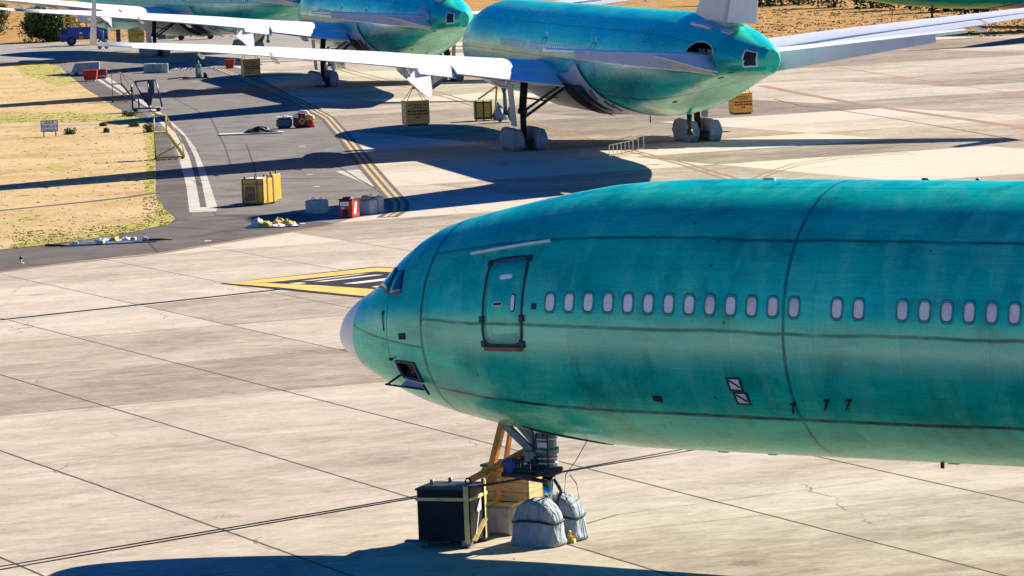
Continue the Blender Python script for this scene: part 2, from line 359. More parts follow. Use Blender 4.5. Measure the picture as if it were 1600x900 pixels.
# ------------------------------------------------------------------ ground sheets
def sheet(name, pix, z, mt, kind='structure', world=None, **k):
    pts = world or [G(*p) for p in pix]
    m = MB(); m.add([(p[0], p[1], z) for p in pts], [tuple(range(len(pts)))])
    return m.build(name, mt, kind=kind, **k)
def strip_mesh(m, pix, w, z, conv=True):
    pts = [G(*p) if conv else Vector(p) for p in pix]; L = []; Rr = []
    for i, p in enumerate(pts):
        d = (pts[min(i+1, len(pts)-1)]-pts[max(i-1, 0)]).to_2d().normalized(); n = Vector((-d.y, d.x))*w/2
        L.append((p.x+n.x, p.y+n.y, z)); Rr.append((p.x-n.x, p.y-n.y, z))
    n = len(pts); m.add(L+Rr, [(i, i+1, n+i+1, n+i) for i in range(n-1)]); return m
# concrete sheet to the horizon
m = MB(); m.add([(-3500, -300, 0), (3500, -300, 0), (3500, 5500, 0), (-3500, 5500, 0)], [(0, 1, 2, 3)]); m.build('apron', M['concrete'], kind='structure')
# far dry grass field
gl = [G(0, 68), G(180, 65), G(420, 38), G(640, 28), G(760, 44), G(900, 52), G(1200, 63), G(1600, 54)]
pts = [(gl[0].x-900, gl[0].y+230, 0)]+[tuple(p) for p in gl]+[(gl[-1].x+900, gl[-1].y-70, 0), (2500, 5000, 0), (-2500, 5000, 0)]
sheet('far_field', None, .012, M['far_grass'], world=pts)
# asphalt areas
as_pix = [(0, 424), (120, 408), (240, 396), (400, 370), (520, 350), (600, 327), (622, 322), (590, 282), (548, 225), (508, 182), (440, 140), (380, 108), (330, 96), (-40, 96), (-260, 120), (-260, 440)]
sheet('service_pavement', as_pix, .004, M['asphalt'])
sheet('dark_shoulder', [(-200, 448), (0, 424), (120, 408), (240, 396), (400, 370), (520, 350), (470, 335), (300, 338), (296, 300), (283, 262), (262, 215), (240, 190), (190, 150), (140, 120), (60, 100), (0, 300), (-200, 400)], .008, M['dark_asphalt'])
sheet('pale_road', [(-260, 112), (-40, 97), (340, 97), (500, 92), (620, 60), (400, 45), (180, 66), (0, 69), (-260, 76)], .006, M['old_asphalt'])
sheet('pale_patch', [(525, 268), (562, 265), (598, 305), (582, 292)], .0085, M['gutter'])
g1 = [(150, 124), (170, 121), (215, 152), (250, 175), (285, 205), (306, 232), (322, 270), (340, 325), (337, 331), (296, 332), (291, 290), (278, 240), (262, 205), (235, 176), (190, 148)]
sheet('gutter_strip', g1, .012, M['gutter'])
m = strip_mesh(MB(), [(160, 124), (208, 156), (252, 184), (285, 214), (300, 245), (310, 282), (318, 324)], .32, .016); m.build('drain_channel', M['dark_asphalt'], kind='structure')
# grass island
gi = [(-260, 105), (0, 101), (70, 99), (92, 104), (110, 120), (135, 140), (160, 155), (180, 168), (205, 180), (228, 192), (240, 203), (243, 250), (243, 300), (247, 318), (262, 333), (274, 343), (262, 351), (225, 359), (180, 368), (130, 376), (80, 382), (30, 388), (0, 391), (-120, 402), (-260, 412)]
sheet('grass_island', gi, .030, M['grass'])
m = strip_mesh(MB(), [(-120, 204), (0, 200), (90, 197), (150, 195), (215, 192)], 1.9, .036); m.build('path', M['old_asphalt'], kind='structure')
m = strip_mesh(MB(), [(-120, 338), (0, 330), (60, 324), (130, 317), (200, 309), (244, 302)], .75, .036)
m.build('narrow_path', M['dark_asphalt'], kind='structure')
# paint
def paint(name, pixlists, w, mt, z):
    m = MB()
    for p in pixlists: strip_mesh(m, p, w, z)
    return m.build(name, mt, kind='structure')
yl = [(300, 92), (380, 124), (460, 158), (508, 185), (540, 222), (570, 262), (600, 298), (618, 318), (617, 330), (600, 340)]
yr = [(x+11*(.4+.6*min(1, max(0, (y-90)/200))), y-1) for x, y in yl]
mid = [((a[0]+b[0])/2, (a[1]+b[1])/2) for a, b in zip(yl, yr)]
paint('taxi_line_edging', [mid], 1.05, M['edging'], .018)
paint('taxi_line', [yl, yr], .20, M['ochre_paint'], .022)
paint('faded_taxi_line', [[(430, 80), (560, 118), (700, 153), (830, 195), (960, 231), (1060, 256), (1150, 285), (1240, 310)], [(430, 76), (560, 113), (700, 148), (840, 194), (970, 230), (1075, 256), (1160, 281), (1250, 306)]], .22, M['paint_o'], .008)
paint('apron_line', [[(0, 502), (120, 489), (250, 475), (350, 464), (440, 454)]], .16, M['paint_w'], .012)
paint('apron_line_dark_edge', [[(0, 500), (120, 487), (250, 473), (350, 462), (440, 452)]], .40, M['paint_k'], .008)  # wider dark strip along the far side of the white line
paint('pavement_edge_line', [[(-60, 432), (0, 425.5), (120, 409.5), (240, 397.5), (400, 371.5), (520, 351)]], .35, M['paint_o'], .012)
paint('red_line', [[(1300, 104), (1400, 119), (1500, 134), (1640, 154)]], .22, M['paint_r'], .008)
paint('brown_line', [[(1190, 134), (1260, 148), (1340, 162), (1420, 174), (1520, 188), (1640, 206)]], .75, M['paint_o'], .008)
paint('curved_line', [[(1170, 282), (1200, 268), (1240, 256), (1300, 246), (1360, 241), (1420, 238)], [(1180, 284), (1210, 270), (1250, 258), (1310, 248), (1370, 243), (1430, 240)]], .16, M['paint_o'], .008)
paint('pavement_crack', [[(1210, 155), (1250, 165), (1310, 172), (1400, 186), (1500, 203), (1640, 228)], [(520, 255), (560, 280), (600, 302)]], .12, M['crack'], .010)
paint('pavement_seam', [[(170, 103), (215, 130), (262, 148), (330, 185), (352, 230), (362, 262)], [(385, 225), (398, 262), (405, 300)]], .10, M['crack'], .012)
for k, (x, y) in enumerate([(470, 229), (485, 292), (495, 273), (522, 320), (472, 349), (500, 182), (530, 303)]):
    pass
paint('reflective_ticks', [[(x-5, y), (x+5, y-.3)] for x, y in [(472, 229), (484, 273), (495, 292), (516, 326), (472, 350), (325, 377)]], .38, M['paint_w'], .016)
# direction marking near the nose: dark field, yellow border, pale lettering bars
sheet('marking_field', [(343, 443.5), (586, 417), (720, 424), (720, 470), (562, 465)], .0125, M['paint_k'])
m = MB()
def quad(m, p, z): m.add([(*G(*q)[:2], z) for q in p], [tuple(range(len(p)))])
quad(m, [(352, 443), (588, 418.5), (720, 425), (720, 431.5), (588, 424.5), (418, 442)], .017)
quad(m, [(352, 443), (418, 443), (500, 446.5), (720, 462), (720, 470), (562, 462.5), (440, 450)], .0172)
m.build('marking_border', M['paint_y'], kind='structure')
m = MB()
for a, b, c_, d_ in (((470, 440), (560, 429), (576, 428), (490, 439)), ((490, 441), (585, 430), (600, 430), (508, 440.5)), ((536, 444), (610, 434.5), (640, 435), (556, 444)), ((580, 449), (640, 441), (650, 443), (592, 450)), ((450, 443.3), (470, 442), (480, 443), (465, 444.5))):
    quad(m, [a, b, c_, d_], .0215)
m.build('marking_lettering', M['paint_w'], kind='structure')

# ------------------------------------------------------------------ airliner geometry (station aft of the nose, starboard, up)
ZC = 5.5
def tab(x, xs, ys): return float(np.interp(x, xs, ys))
TS = [0, .05, .15, .3, .5, .8, 1.2, 1.6, 2.0, 2.5, 3.0, 3.5, 4, 5, 6, 7, 8, 9, 10, 11, 55, 59, 63, 67, 71, 73, 75, 76, 76.6]
TOP = [-.75, -.52, -.34, -.15, .02, .22, .43, .66, .97, 1.42, 1.76, 2.00, 2.15, 2.38, 2.59, 2.78, 2.94, 3.03, 3.08, 3.1, 3.1, 3.1, 3.0, 2.75, 2.3, 1.98, 1.68, 1.52, 1.40]
BS = [0, .05, .15, .3, .5, .8, 1.2, 1.6, 2.0, 2.5, 3.0, 4, 5, 6, 7, 8, 9, 50, 53, 56, 59, 62, 65, 68, 71, 74, 76, 76.6]
BOT = [-.75, -.90, -1.02, -1.13, -1.26, -1.43, -1.63, -1.81, -1.96, -2.14, -2.30, -2.54, -2.72, -2.86, -2.96, -3.06, -3.1, -3.1, -3.06, -2.92, -2.62, -2.2, -1.66, -1.08, -.56, -.16, .05, .2]
WS = [0, .05, .15, .3, .5, .8, 1.2, 1.6, 2.0, 2.5, 3.0, 3.5, 4, 5, 6, 7, 8, 9, 10, 53, 57, 60, 63, 66, 69, 72, 74, 75.5, 76.6]
WID = [.01, .20, .37, .55, .74, .98, 1.26, 1.50, 1.71, 1.94, 2.14, 2.31, 2.45, 2.68, 2.85, 2.96, 3.03, 3.08, 3.1, 3.1, 3.06, 2.96, 2.78, 2.52, 2.15, 1.62, 1.15, .74, .40]
MS = [0, .5, 1, 2, 3, 5, 7, 9, 55, 60, 65, 70, 75, 76.6]
MID = [-.75, -.72, -.64, -.5, -.36, -.15, -.04, 0, 0, .1, .35, .65, .85, .85]
def surf(st, th, off=0.0):
    w, t_, b_, z0 = tab(st, WS, WID), tab(st, TS, TOP), tab(st, BS, BOT), tab(st, MS, MID)
    a = R(th); s_ = math.sin(a); h = (t_-z0) if s_ >= 0 else (z0-b_)
    p = Vector((st, -w*math.cos(a), ZC+z0+h*s_))
    if off:
        n = normal(st, th); p = p+n*off
    return p
def normal(st, th):
    e = .03; a = surf(max(st-e, 0), th); b = surf(st+e, th); c_ = surf(st, th-1); d = surf(st, th+1)
    n = (b-a).cross(d-c_)
    if n.dot(surf(st, th)-Vector((st+.001, 0, ZC+tab(st, MS, MID)))) < 0: n = -n
    return n.normalized()
def stations(a, b):
    s_ = [a]
    while s_[-1] < b-1e-6:
        x = s_[-1]; d = .05 if x < .4 else .1 if x < 5 else .25 if x < 12 else .5 if x < 54 else .2
        s_.append(min(b, x+d))
    return s_
def barrel(a, b, holes=(), n=96, capa=False, capb=False):
    ss = stations(a, b); V = []; F = []
    for st in ss:
        for k in range(n): V.append(surf(st, 360*k/n))
    for i in range(len(ss)-1):
        for k in range(n):
            sm, tm = (ss[i]+ss[i+1])/2, 360*(k+.5)/n
            if tm > 180: tm -= 360
            if any(((sm-h[0])/h[2])**2+((tm-h[1])/h[3])**2 < 1 if h[4] == 'e' else abs(sm-h[0]) < h[2] and abs(tm-h[1]) < h[3] for h in holes): continue
            F.append((i*n+k, i*n+(k+1) % n, (i+1)*n+(k+1) % n, (i+1)*n+k))
    m = MB(); m.add(V, F, True)
    if capa: m.add([surf(a, 360*k/n) for k in range(n)], [tuple(range(n))])
    if capb: m.add([surf(b, 360*k/n) for k in range(n)], [tuple(range(n))])
    return m
def outline(kind, w, h, r=.3, n=28):
    o = []
    for k in range(n):
        a = 2*math.pi*k/n; c_, s_ = math.cos(a), math.sin(a)
        if kind == 'e': o.append((c_*w/2, s_*h/2))
        else:
            p = 2/(r*6) if False else None
            e = {'r': .28, 'o': .62, 'q': .12}[kind]
            o.append((math.copysign(abs(c_)**e, c_)*w/2, math.copysign(abs(s_)**e, s_)*h/2))
    return o
def patch(m, st, th, ol, off=.02, inner=0.0, shear=0.0, skirt=True, smooth=True):
    """panel following the skin. ol = outline in metres (along, up)."""
    D = 57.2958/3.1; rings = []
    lv = [inner, inner+(1-inner)*.34, inner+(1-inner)*.67, 1.0] if inner == 0 else [inner, (1+inner)/2, 1.0]
    if inner == 0: lv[0] = .02
    if skirt and inner > 0: rings.append([surf(st+(x+shear*y)*inner, th+y*inner*D, -.03) for x, y in ol])
    for l in lv: rings.append([surf(st+(x+shear*y)*l, th+y*l*D, off) for x, y in ol])
    if skirt: rings.append([surf(st+x+shear*y, th+y*D, -.03) for x, y in ol])
    return m.loft(rings, smooth, True, False)
def poly_patch(m, pts, off=.02, sub=4):
    """convex polygon panel given by (station, angle) corners"""
    cx = sum(p[0] for p in pts)/len(pts); cy = sum(p[1] for p in pts)/len(pts); o = []
    for i, p in enumerate(pts):
        q = pts[(i+1) % len(pts)]
        for k in range(sub): o.append((p[0]+(q[0]-p[0])*k/sub, p[1]+(q[1]-p[1])*k/sub))
    rings = [[surf(cx+(x-cx)*l, cy+(y-cy)*l, off) for x, y in o] for l in (.03, .35, .7, 1)]
    rings.append([surf(x, y, -.03) for x, y in o]); return m.loft(rings, True, True, False)
def line_patch(m, pts, w, off=.03, seg=6):
    """raised seam following the skin through (station, angle) points"""
    P = []
    for a, b in zip(pts[:-1], pts[1:]):
        for k in range(seg): P.append((a[0]+(b[0]-a[0])*k/seg, a[1]+(b[1]-a[1])*k/seg))
    P.append(pts[-1]); L = []
    for i, (s_, t_) in enumerate(P):
        a = surf(*P[max(i-1, 0)]); b = surf(*P[min(i+1, len(P)-1)]); d = (b-a).normalized(); n = normal(s_, t_); sd_ = d.cross(n).normalized()*w/2
        p = surf(s_, t_); L.append([p-sd_-n*.02, p-sd_+n*off, p+sd_+n*off, p+sd_-n*.02])
    return m.loft(L, False, True, True)

# ---- lifting surfaces
def airfoil(le, te, y, z, t, n=9, droop=0.0):
    c_ = te-le; up = []; lo = []
    for i in range(n+1):
        x = (1-math.cos(math.pi*i/n))/2; yt = t*c_*(2.6*math.sqrt(x)*(1-x)*.55+.02*(1-x)*0+.004*(1 if 0 < i < n else 0))
        cam_ = .015*c_*math.sin(math.pi*x)
        up.append((le+x*c_, y, z+cam_+yt*.95)); lo.append((le+x*c_, y, z+cam_-yt*.75))
    return up+lo[-2:0:-1]
def wing_sec(lat):
    lat = abs(lat)
    le = tab(lat, [0, 3.1, 32.4, 35.9], [24.4, 26.4, 46.0, 48.9]); te = tab(lat, [0, 3.1, 11, 32.4, 35.9], [40.6, 40.8, 42.3, 49.2, 50.4])
    z = tab(lat, [0, 3.1, 6, 11, 14.4, 20, 26, 32.4, 35.9], [3.8, 4.1, 4.55, 5.30, 5.80, 6.50, 7.2, 7.85, 8.4]); t = tab(lat, [0, 3.1, 11, 32.4, 35.9], [.125, .12, .10, .08, .07])
    return le, te, z, t
def make_wing(root, sg, folded):
    end = 32.4
    lats = [1.5, 3.1, 5, 7, 9, 11, 14, 18, 22, 26, 29.5, end]
    def rings(lats, f0, f1, dz=0):
        o = []
        for l in lats:
            le, te, z, t = wing_sec(l); c_ = te-le
            o.append([Vector((p[0], p[1]*1.0, p[2])) for p in airfoil(le+c_*0, te, sg*l, z, t)])
        return o
    # main box: front 76 % of chord on the flap span
    def box_ring(l, cut):
        le, te, z, t = wing_sec(l); c_ = te-le; full = airfoil(le, te, sg*l, z, t, 12)
        o = []
        for p in full:
            x = (p[0]-le)/c_
            if x > cut:
                f = (1-x)/(1-cut) if cut < 1 else 1
                zz = z+(p[2]-z)*1.0
                o.append(Vector((le+c_*(cut), p[1], zz if False else p[2])))
            else: o.append(Vector(p))
        return o
    m = MB(); R_ = []
    for l in lats: R_.append(box_ring(l, .80 if 3.0 < l < 31 else .999))
    m.loft(R_, True, True, True)
    w = m.build('wing', M['white'], root)
    # trailing edge surfaces, each drooped by a few degrees
    for nm, a, b, ang in (('flap', 3.4, 10.2, 7), ('flaperon', 10.3, 12.6, 14), ('flap', 12.7, 21.8, 5), ('aileron', 22.0, 30.4, 4)):
        m = MB(); R_ = []
        for l in np.linspace(a, b, 4):
            le, te, z, t = wing_sec(l); c_ = te-le; x0 = le+c_*.80; L = te-x0; an = R(ang)
            pr = [(0, .022*c_), (.35, .020*c_), (1, .004*c_), (1, -.002*c_), (.3, -.016*c_), (0, -.018*c_)]
            R_.append([Vector((x0+.03+(u*L)*math.cos(an), sg*l, z+v+.004*c_-u*L*math.sin(an))) for u, v in pr])
        m.loft(R_, False, True, True); m.build(nm, M['white'], w)
    # flap track fairings
    for l in (7.2, 13.4, 17.5, 21.6, 26.2):
        le, te, z, t = wing_sec(l); c_ = te-le; m = MB(); R_ = []
        for u, s_ in ((0, .05), (.15, .6), (.4, 1), (.65, .95), (.85, .6), (1, .08)):
            x = te-c_*.42+u*(c_*.42+1.0); r_ = s_*(.22 if l < 15 else .12); zc_ = z-.20-u*(.40 if l < 15 else .22)
            R_.append([Vector((x, sg*l+r_*.62*math.cos(k*math.pi/5), zc_+r_*1.25*math.sin(k*math.pi/5))) for k in range(10)])
        m.loft(R_, True, True, True); m.build('flap_fairing', M['grey_skin'] if l < 15 else M['white'], w)
    # wing tip, folded up or spread
    m = MB(); R_ = []
    for l in (end, end+1.2, end+2.4, end+3.5):
        le, te, z, t = wing_sec(l); le = tab(l, [end, end+3.5], [46.0, 49.2]); te = tab(l, [end, end+3.5], [49.2, 50.6]); ring = airfoil(le, te, 0, 0, t)
        d = l-end; z0 = wing_sec(end)[2]
        if folded: R_.append([Vector((p[0], sg*(end+.12+p[2]), z0+d)) for p in ring])
        else: R_.append([Vector((p[0], sg*(l+.04), z0+.17*d+p[2])) for p in ring])
    m.loft(R_, True, True, True); m.build('wing_tip', M['grey_skin'] if folded else M['white'], root)
    # engine pylon without engine: fairing blade and the wedge behind it
    l = 10.6; le, te, z, t = wing_sec(l)
    m = MB(); R_ = []
    for x, zt, zb, hw in ((le-3.6, z-.6, z-.9, .12), (le-2.2, z-.2, z-1.25, .28), (le, z+.15, z-1.45, .32), (le+3.0, z-.1, z-1.45, .32), (le+5.5, z-.3, z-1.1, .26), (le+8.0, z-.4, z-.6, .08)):
        R_.append([Vector((x, sg*l-hw, zb)), Vector((x, sg*l+hw, zb)), Vector((x, sg*l+hw, zt)), Vector((x, sg*l-hw, zt))])
    m.loft(R_, False, True, True); m.build('pylon', M['grey_skin'], root)
    # drooped inboard flaperon: face coloured white as sunlit, outer facet coloured grey as shaded
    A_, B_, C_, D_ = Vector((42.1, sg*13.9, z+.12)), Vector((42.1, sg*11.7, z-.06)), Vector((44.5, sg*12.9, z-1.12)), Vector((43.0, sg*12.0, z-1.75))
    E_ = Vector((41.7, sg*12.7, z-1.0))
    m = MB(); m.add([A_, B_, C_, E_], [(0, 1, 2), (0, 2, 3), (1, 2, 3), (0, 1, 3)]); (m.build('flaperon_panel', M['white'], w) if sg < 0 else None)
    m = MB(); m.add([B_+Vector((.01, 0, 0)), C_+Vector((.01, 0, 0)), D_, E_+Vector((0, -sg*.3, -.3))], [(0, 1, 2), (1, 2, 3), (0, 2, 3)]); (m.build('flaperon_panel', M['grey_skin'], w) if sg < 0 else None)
    return w

def make_gear(root, sg):
    g = MB(); x0 = 38.2; y0 = sg*5.49
    g.tube([(x0-.2, y0-sg*.25, 4.4), (x0, y0, 2.4)], .24, 12); g.tube([(x0, y0, 2.4), (x0, y0, .62)], .17, 12)
    g.tube([(x0, y0, 2.5), (x0, y0, 2.2)], .30, 12)
    g.bar((x0-1.35, y0, .62), (x0+1.35, y0, .62), .26, .30)
    for dx in (-1.45, 0, 1.45): g.tube([(x0+dx, y0-.62, .6), (x0+dx, y0+.62, .6)], .09, 8)
    gg = g.build('main_gear', M['dark_steel'], root)
    b = MB(); b.bar((x0, y0, 1.9), (x0-.2, y0-sg*3.1, 3.9), .16); b.bar((x0, y0, 2.3), (x0+2.2, y0-sg*1.9, 3.9), .13); b.bar((x0-.2, y0-sg*1.6, 2.9), (x0+.2, y0, 3.2), .10)
    b.bar((x0+.1, y0-sg*2.2, 3.1), (x0+1.4, y0-sg*1.2, 3.2), .07); b.tube([(x0+.35, y0+.1, 3.6), (x0+.3, y0+.1, 1.2)], .05, 6)
    b.bar((x0+.25, y0, 1.5), (x0+.75, y0, 1.15), .12); b.bar((x0+.75, y0, 1.15), (x0+.3, y0, .8), .12)
    b.build('side_brace', M['dark_steel'], gg)
    d = MB(); d.box((x0-.1, y0+sg*.62, 2.75), (1.5, .06, 2.6), rx=R(-4*sg)); d.build('gear_door', M['grey_skin'], gg)
    for s2 in (-1, 1):
        c_ = MB()
        # cloth sleeve over three wheels in line
        R_ = []; rn = random.Random(5+s2)
        for i, x in enumerate(np.linspace(-2.08, 2.08, 17)):
            hh = .62+.10*abs(math.cos((x)*math.pi/1.45)) if abs(x) < 1.9 else .42
            if abs(x) > 2.05: hh = .22
            ring = []
            for k in range(16):
                a = 2*math.pi*k/16; rr = 1+rn.uniform(-.05, .05)
                yy = math.copysign(abs(math.cos(a))**.55, math.cos(a))*.36*rr; zz = .64+math.copysign(abs(math.sin(a))**.75, math.sin(a))*hh*rr
                ring.append(Vector((x0+x, y0+s2*.72+yy, max(.01, zz))))
            R_.append(ring)
        c_.loft(R_, True, True, True); c_.build('wheel_cover', M['cover'], gg)

def airliner(name, label, near=False, folded=True, group=None):
    root = empty(name, (0, 0, 0), 0, label=label, cat='airliner', group=group)
    skin = M['primer'] if near else M['primer_far']
    holes = [(69.0, 9.0, 2.15, 27, 'e')]
    if near: holes.append((3.35, -28.0, .30, 7.0, 'b'))
    f = barrel(1.2, 75.9, holes, capb=True).build('fuselage', skin, root)
    barrel(0, 1.2).build('nose_cap', M['radome'], root)
    m = barrel(75.9, 76.6, capb=True)
    m.build('tail_cap', M['primer_far'], root)
    # belly fairing, long and pale; pointed aft end climbing from the belly to the side
    m = MB(); R_ = []
    for st in np.linspace(21, 52.5, 64):
        tp = tab(st, [21, 24, 27, 41.0, 43.4, 46.5, 49.5, 52.5], [-80, -48, -22, -14, -2, -40, -62, -86]); off = tab(st, [21, 24, 28, 40, 46, 52.5], [.02, .25, .42, .42, .18, .015])
        ring = []
        for k in range(33):
            u = k/32; th = tp+(-180-2*tp)*u; e = off*math.sin(math.pi*min(1, max(0, .06+.88*u)))**.45
            ring.append(surf(st, th, e+.01))
        R_.append(ring)
    m.loft(R_, True, False, False)
    bf = m.build('belly_fairing', M['grey_skin'], root)
    m = MB()
    for a, b, c_ in ((42.4, 44.0, -1), (39.0, 41.4, 1)):
        R_ = []
        for u in np.linspace(0, 1, 9):
            th = -24-46*u; R_.append([surf(a+1.3*u, th, .48), surf(b+1.3*u, th, .48)])
        m.loft(R_, True, False, False)
    if not near: m.build('wheel_bay', M['dark_gap'], bf)
    for st, th in ((45.2, -38), (46.8, -52), (47.6, -58)):
        m = MB(); patch(m, st, th, outline('q', .35, .7), .26-.02*(st-45))
        if not near: m.build('vent', M['steel'], bf)
    make_wing(root, -1, folded); make_wing(root, 1, folded)
    make_gear(root, -1); make_gear(root, 1)
    # fin and rudder
    def fin_ring(z, f0, f1, wmul=1):
        u = (z-8.0)/11.9; le = 61.2+u*8.9 if z > 8.6 else 60.2; te = 73.6+u*3.2
        a = le+(te-le)*f0; b = le+(te-le)*f1; o = []
        for x, t_ in ((0, 0), (.06, .35), (.2, .75), (.4, 1), (.6, .9), (.68, .78), (1, .04)) : o.append((x, t_))
        P = []
        for x, t_ in o:
            if f0 <= x <= f1: P.append((le+(te-le)*x, t_*.62*(1-.45*u)*wmul))
        if f1 < 1 and P[-1][0] < b: P.append((b, P[-1][1]))
        return [Vector((x, -t_-.005, z)) for x, t_ in P]+[Vector((x, t_+.005, z)) for x, t_ in reversed(P)]
    m = MB(); m.loft([fin_ring(z, 0, .68) for z in (7.6, 8.3, 10, 14, 17, 19.9)], True, True, True); fn = m.build('fin', M['grey_skin'], root)
    m = MB(); m.loft([fin_ring(z, .68, 1, 1.0) for z in (8.2, 10, 14, 17, 19.7)], False, True, True); m.build('rudder', M['white'], fn)
    m = MB(); patch(m, 66.5, 62, outline('q', 3.4, .35), .14); patch(m, 70.5, 66, outline('q', 1.2, .5), .10); m.build('fin_root_fairing', M['grey_skin'], fn)
    # tailplanes with drooped elevators
    for sg in (-1, 1):
        def sec(l):
            u = (l-1.6)/9.9; return 66.5+u*6.4+0*u, 71.6+u*3.0, 6.35+u*.95
        m = MB(); R_ = []
        for l in (.6, 1.6, 4, 7, 10, 11.5):
            le, te, z = sec(l); te2 = te-(te-le)*.30; o = []
            for x, t_ in ((0, 0), (.08, .6), (.3, 1), (.6, .9), (1, .55)): o.append((le+(te2-le)*x, t_*.26*(1-.05*l)))
            R_.append([Vector((x, sg*l, z+t_+.004)) for x, t_ in o]+[Vector((x, sg*l, z-t_-.004)) for x, t_ in reversed(o)])
        m.loft(R_, False, True, True); tp = m.build('tailplane', M['white'], root)
        m = MB(); R_ = []
        for l in np.linspace(1.5, 9.9, 8):
            le, te, z = sec(l); c_ = (te-le)*.30; x0 = te-c_; an = R(60); th = .26*(1-.05*l)*.5; L = c_*.66
            R_.append([Vector((x0+.02, sg*l, z+th)), Vector((x0+L*math.cos(an), sg*l, z-L*math.sin(an)+.02)), Vector((x0+L*math.cos(an)-.02, sg*l, z-L*math.sin(an)-.02)), Vector((x0+.02, sg*l, z-th))])
        m.loft(R_, False, True, True); m.build('elevator', M['grey_skin'], tp)
        m = MB(); R_ = []
        for l, L in ((1.7, 1.75), (2.4, 1.55), (3.2, 1.1), (4.2, .55), (5.2, .12)):
            le, te, z = sec(l); x0 = te-(te-le)*.30; an = R(24); t0 = .075
            R_.append([Vector((x0-.05, sg*l, z+t0)), Vector((x0+L*math.cos(an), sg*l, z-L*math.sin(an)+.02)), Vector((x0+L*math.cos(an), sg*l, z-L*math.sin(an)-.03)), Vector((x0-.05, sg*l, z+t0-.06))])
        if sg < 0: m.loft(R_, False, True, True); m.build('sunlit_wedge', M['white'], tp)  # white wedge added at the tailplane root, tilted to catch the sun
    # opening around the tailplane root: rim, bulkhead and ribs inside
    m = MB(); patch(m, 69.0, 9.0, [(math.cos(a)*2.32, math.sin(a)*1.58) for a in np.linspace(0, 2*math.pi, 48, endpoint=False)], .022, .87); m.build('opening_rim', skin, f)
    m = MB()
    for x in (67.7, 68.5, 69.6, 70.3): m.box((x, -1.62, 6.05), (.10, .14, 1.5))
    m.box((68.9, -.8, 6.6), (3.0, .12, .15)); m.box((69, -.2, 6.1), (3.4, .05, 1.8)); m.build('inner_frames', M['inner'], f)
    m = MB(); m.tube([(69.0, -1.25, 6.95), (69.9, -1.25, 6.98), (70.4, -1.15, 6.8), (70.6, -1.05, 6.4)], .07, 8); m.build('duct', M['steel'], f)
    m = MB(); patch(m, 75.1, 6, outline('q', 1.5, 3.2), .03, .84); m.build('exhaust_frame', M['white'], f)
    m = MB(); patch(m, 75.1, 6, outline('q', 1.25, 2.65), .012); m.build('exhaust_opening', M['dark_gap'], f)
    if not near:
        m = MB()
        for st, th, w_, h_ in ((59.6, -8, 1.0, 1.9), (59.0, 36, 1.0, .9)):
            patch(m, st, th, outline('q', w_, h_), .012, .92)
        m.build('hatch_outline', M['sealant'], f)
        m = MB(); patch(m, 66.6, -48, outline('q', 1.3, .42), .012); m.build('hatch', M['grey_skin'], f)
        m = MB(); patch(m, 61.5, -56, outline('q', .8, .14), .012); patch(m, 72.6, -35, outline('q', .8, .14), .012); patch(m, 70.8, -44, outline('q', .8, .14), .012); m.build('drain_slot', M['dark_gap'], f)
        m = MB(); m.tube([(57.5, .2, 2.7), (57.5, .2, 1.85)], .16, 8, r2=.10); m.tube([(57.5, .2, 1.85), (57.5, .2, 1.5)], .16, 8, r2=.22); m.build('tail_skid', M['black'], f)
        m = MB(); m.tube([(50, -.3, 2.5), (50.1, -.3, 1.9)], .035, 5); m.build('drain_mast', M['black'], f)
    # cabin windows, port side
    wf = MB(); wf_done = {}
    D = 57.2958/3.1
    idx = [k for k in range(0, 118) if k not in (13, 16, 17, 38, 39, 62, 63, 64, 89)]
    if near: idx = [k for k in idx if k < 45]
    else: idx = [k for k in idx if k > 22]
    if near:
        idx = [k for k in range(0, 45) if k not in (13, 16, 38)]
    for k in idx:
        st = 8.07+.533*k
        if st > 66: continue
        key = 'c' if st > 11.2 and st < 52 else k
        if near:
            if key in wf_done:
                a, b = wf_done[key]; c_ = a.copy(); S.collection.objects.link(c_); c_.location.x = st-a['st0']; d = b.copy(); S.collection.objects.link(d); d.parent = c_
                d.material_slots[0].link = 'OBJECT'; d.material_slots[0].material = M[('film', 'film_b', 'film_c')[(k*7+k//3) % 3]]
            else:
                m = MB(); patch(m, st, 10.6, outline('o', .325, .525), .010, .74); a = m.build('window', M['win_rim'], root); a['st0'] = st
                m = MB(); patch(m, st+.012, 10.5, outline('o', .27, .46), .004); b = m.build('pane', M['film'], a); wf_done[key] = (a, b)
        else:
            if key in wf_done: a = wf_done[key]; c_ = a.copy(); S.collection.objects.link(c_); c_.location.x = st-a['st0']
            else: m = MB(); patch(m, st, 10.6, outline('o', .29, .47, n=12), .02); a = m.build('window', M['film'], root); a['st0'] = st; wf_done[key] = a
    if not near:
        for st in (47.2, 33.5):
            m = MB(); patch(m, st, 4, outline('r', 1.15, 2.0), .012, .93); d = m.build('door', M['sealant'], root)
            m = MB(); patch(m, st+.2, 27, outline('e', .28, .28), .03); m.build('light', M['white'], root)
    # nose gear
    if near: return root, f
    g = MB(); g.tube([(5.9, 0, 2.7), (5.9, 0, .62)], .14, 10); g.bar((5.9, 0, 1.7), (4.3, 0, 2.9), .12); g.tube([(5.9, -.5, .55), (5.9, .5, .55)], .09)
    gg = g.build('nose_gear', M['steel'], root)
    for s2 in (-1, 1):
        c_ = MB(); R_ = []
        for i in range(7):
            y = s2*.42+(i-3)*.085; r_ = .56*math.sqrt(max(.15, 1-((i-3)/3.2)**2)); R_.append([Vector((5.9+r_*math.cos(a), y, .57+r_*math.sin(a))) for a in np.linspace(0, 2*math.pi, 18, endpoint=False)])
        c_.loft(R_, True, True, True); c_.build('wheel_cover', M['cover'], gg)
    return root, f

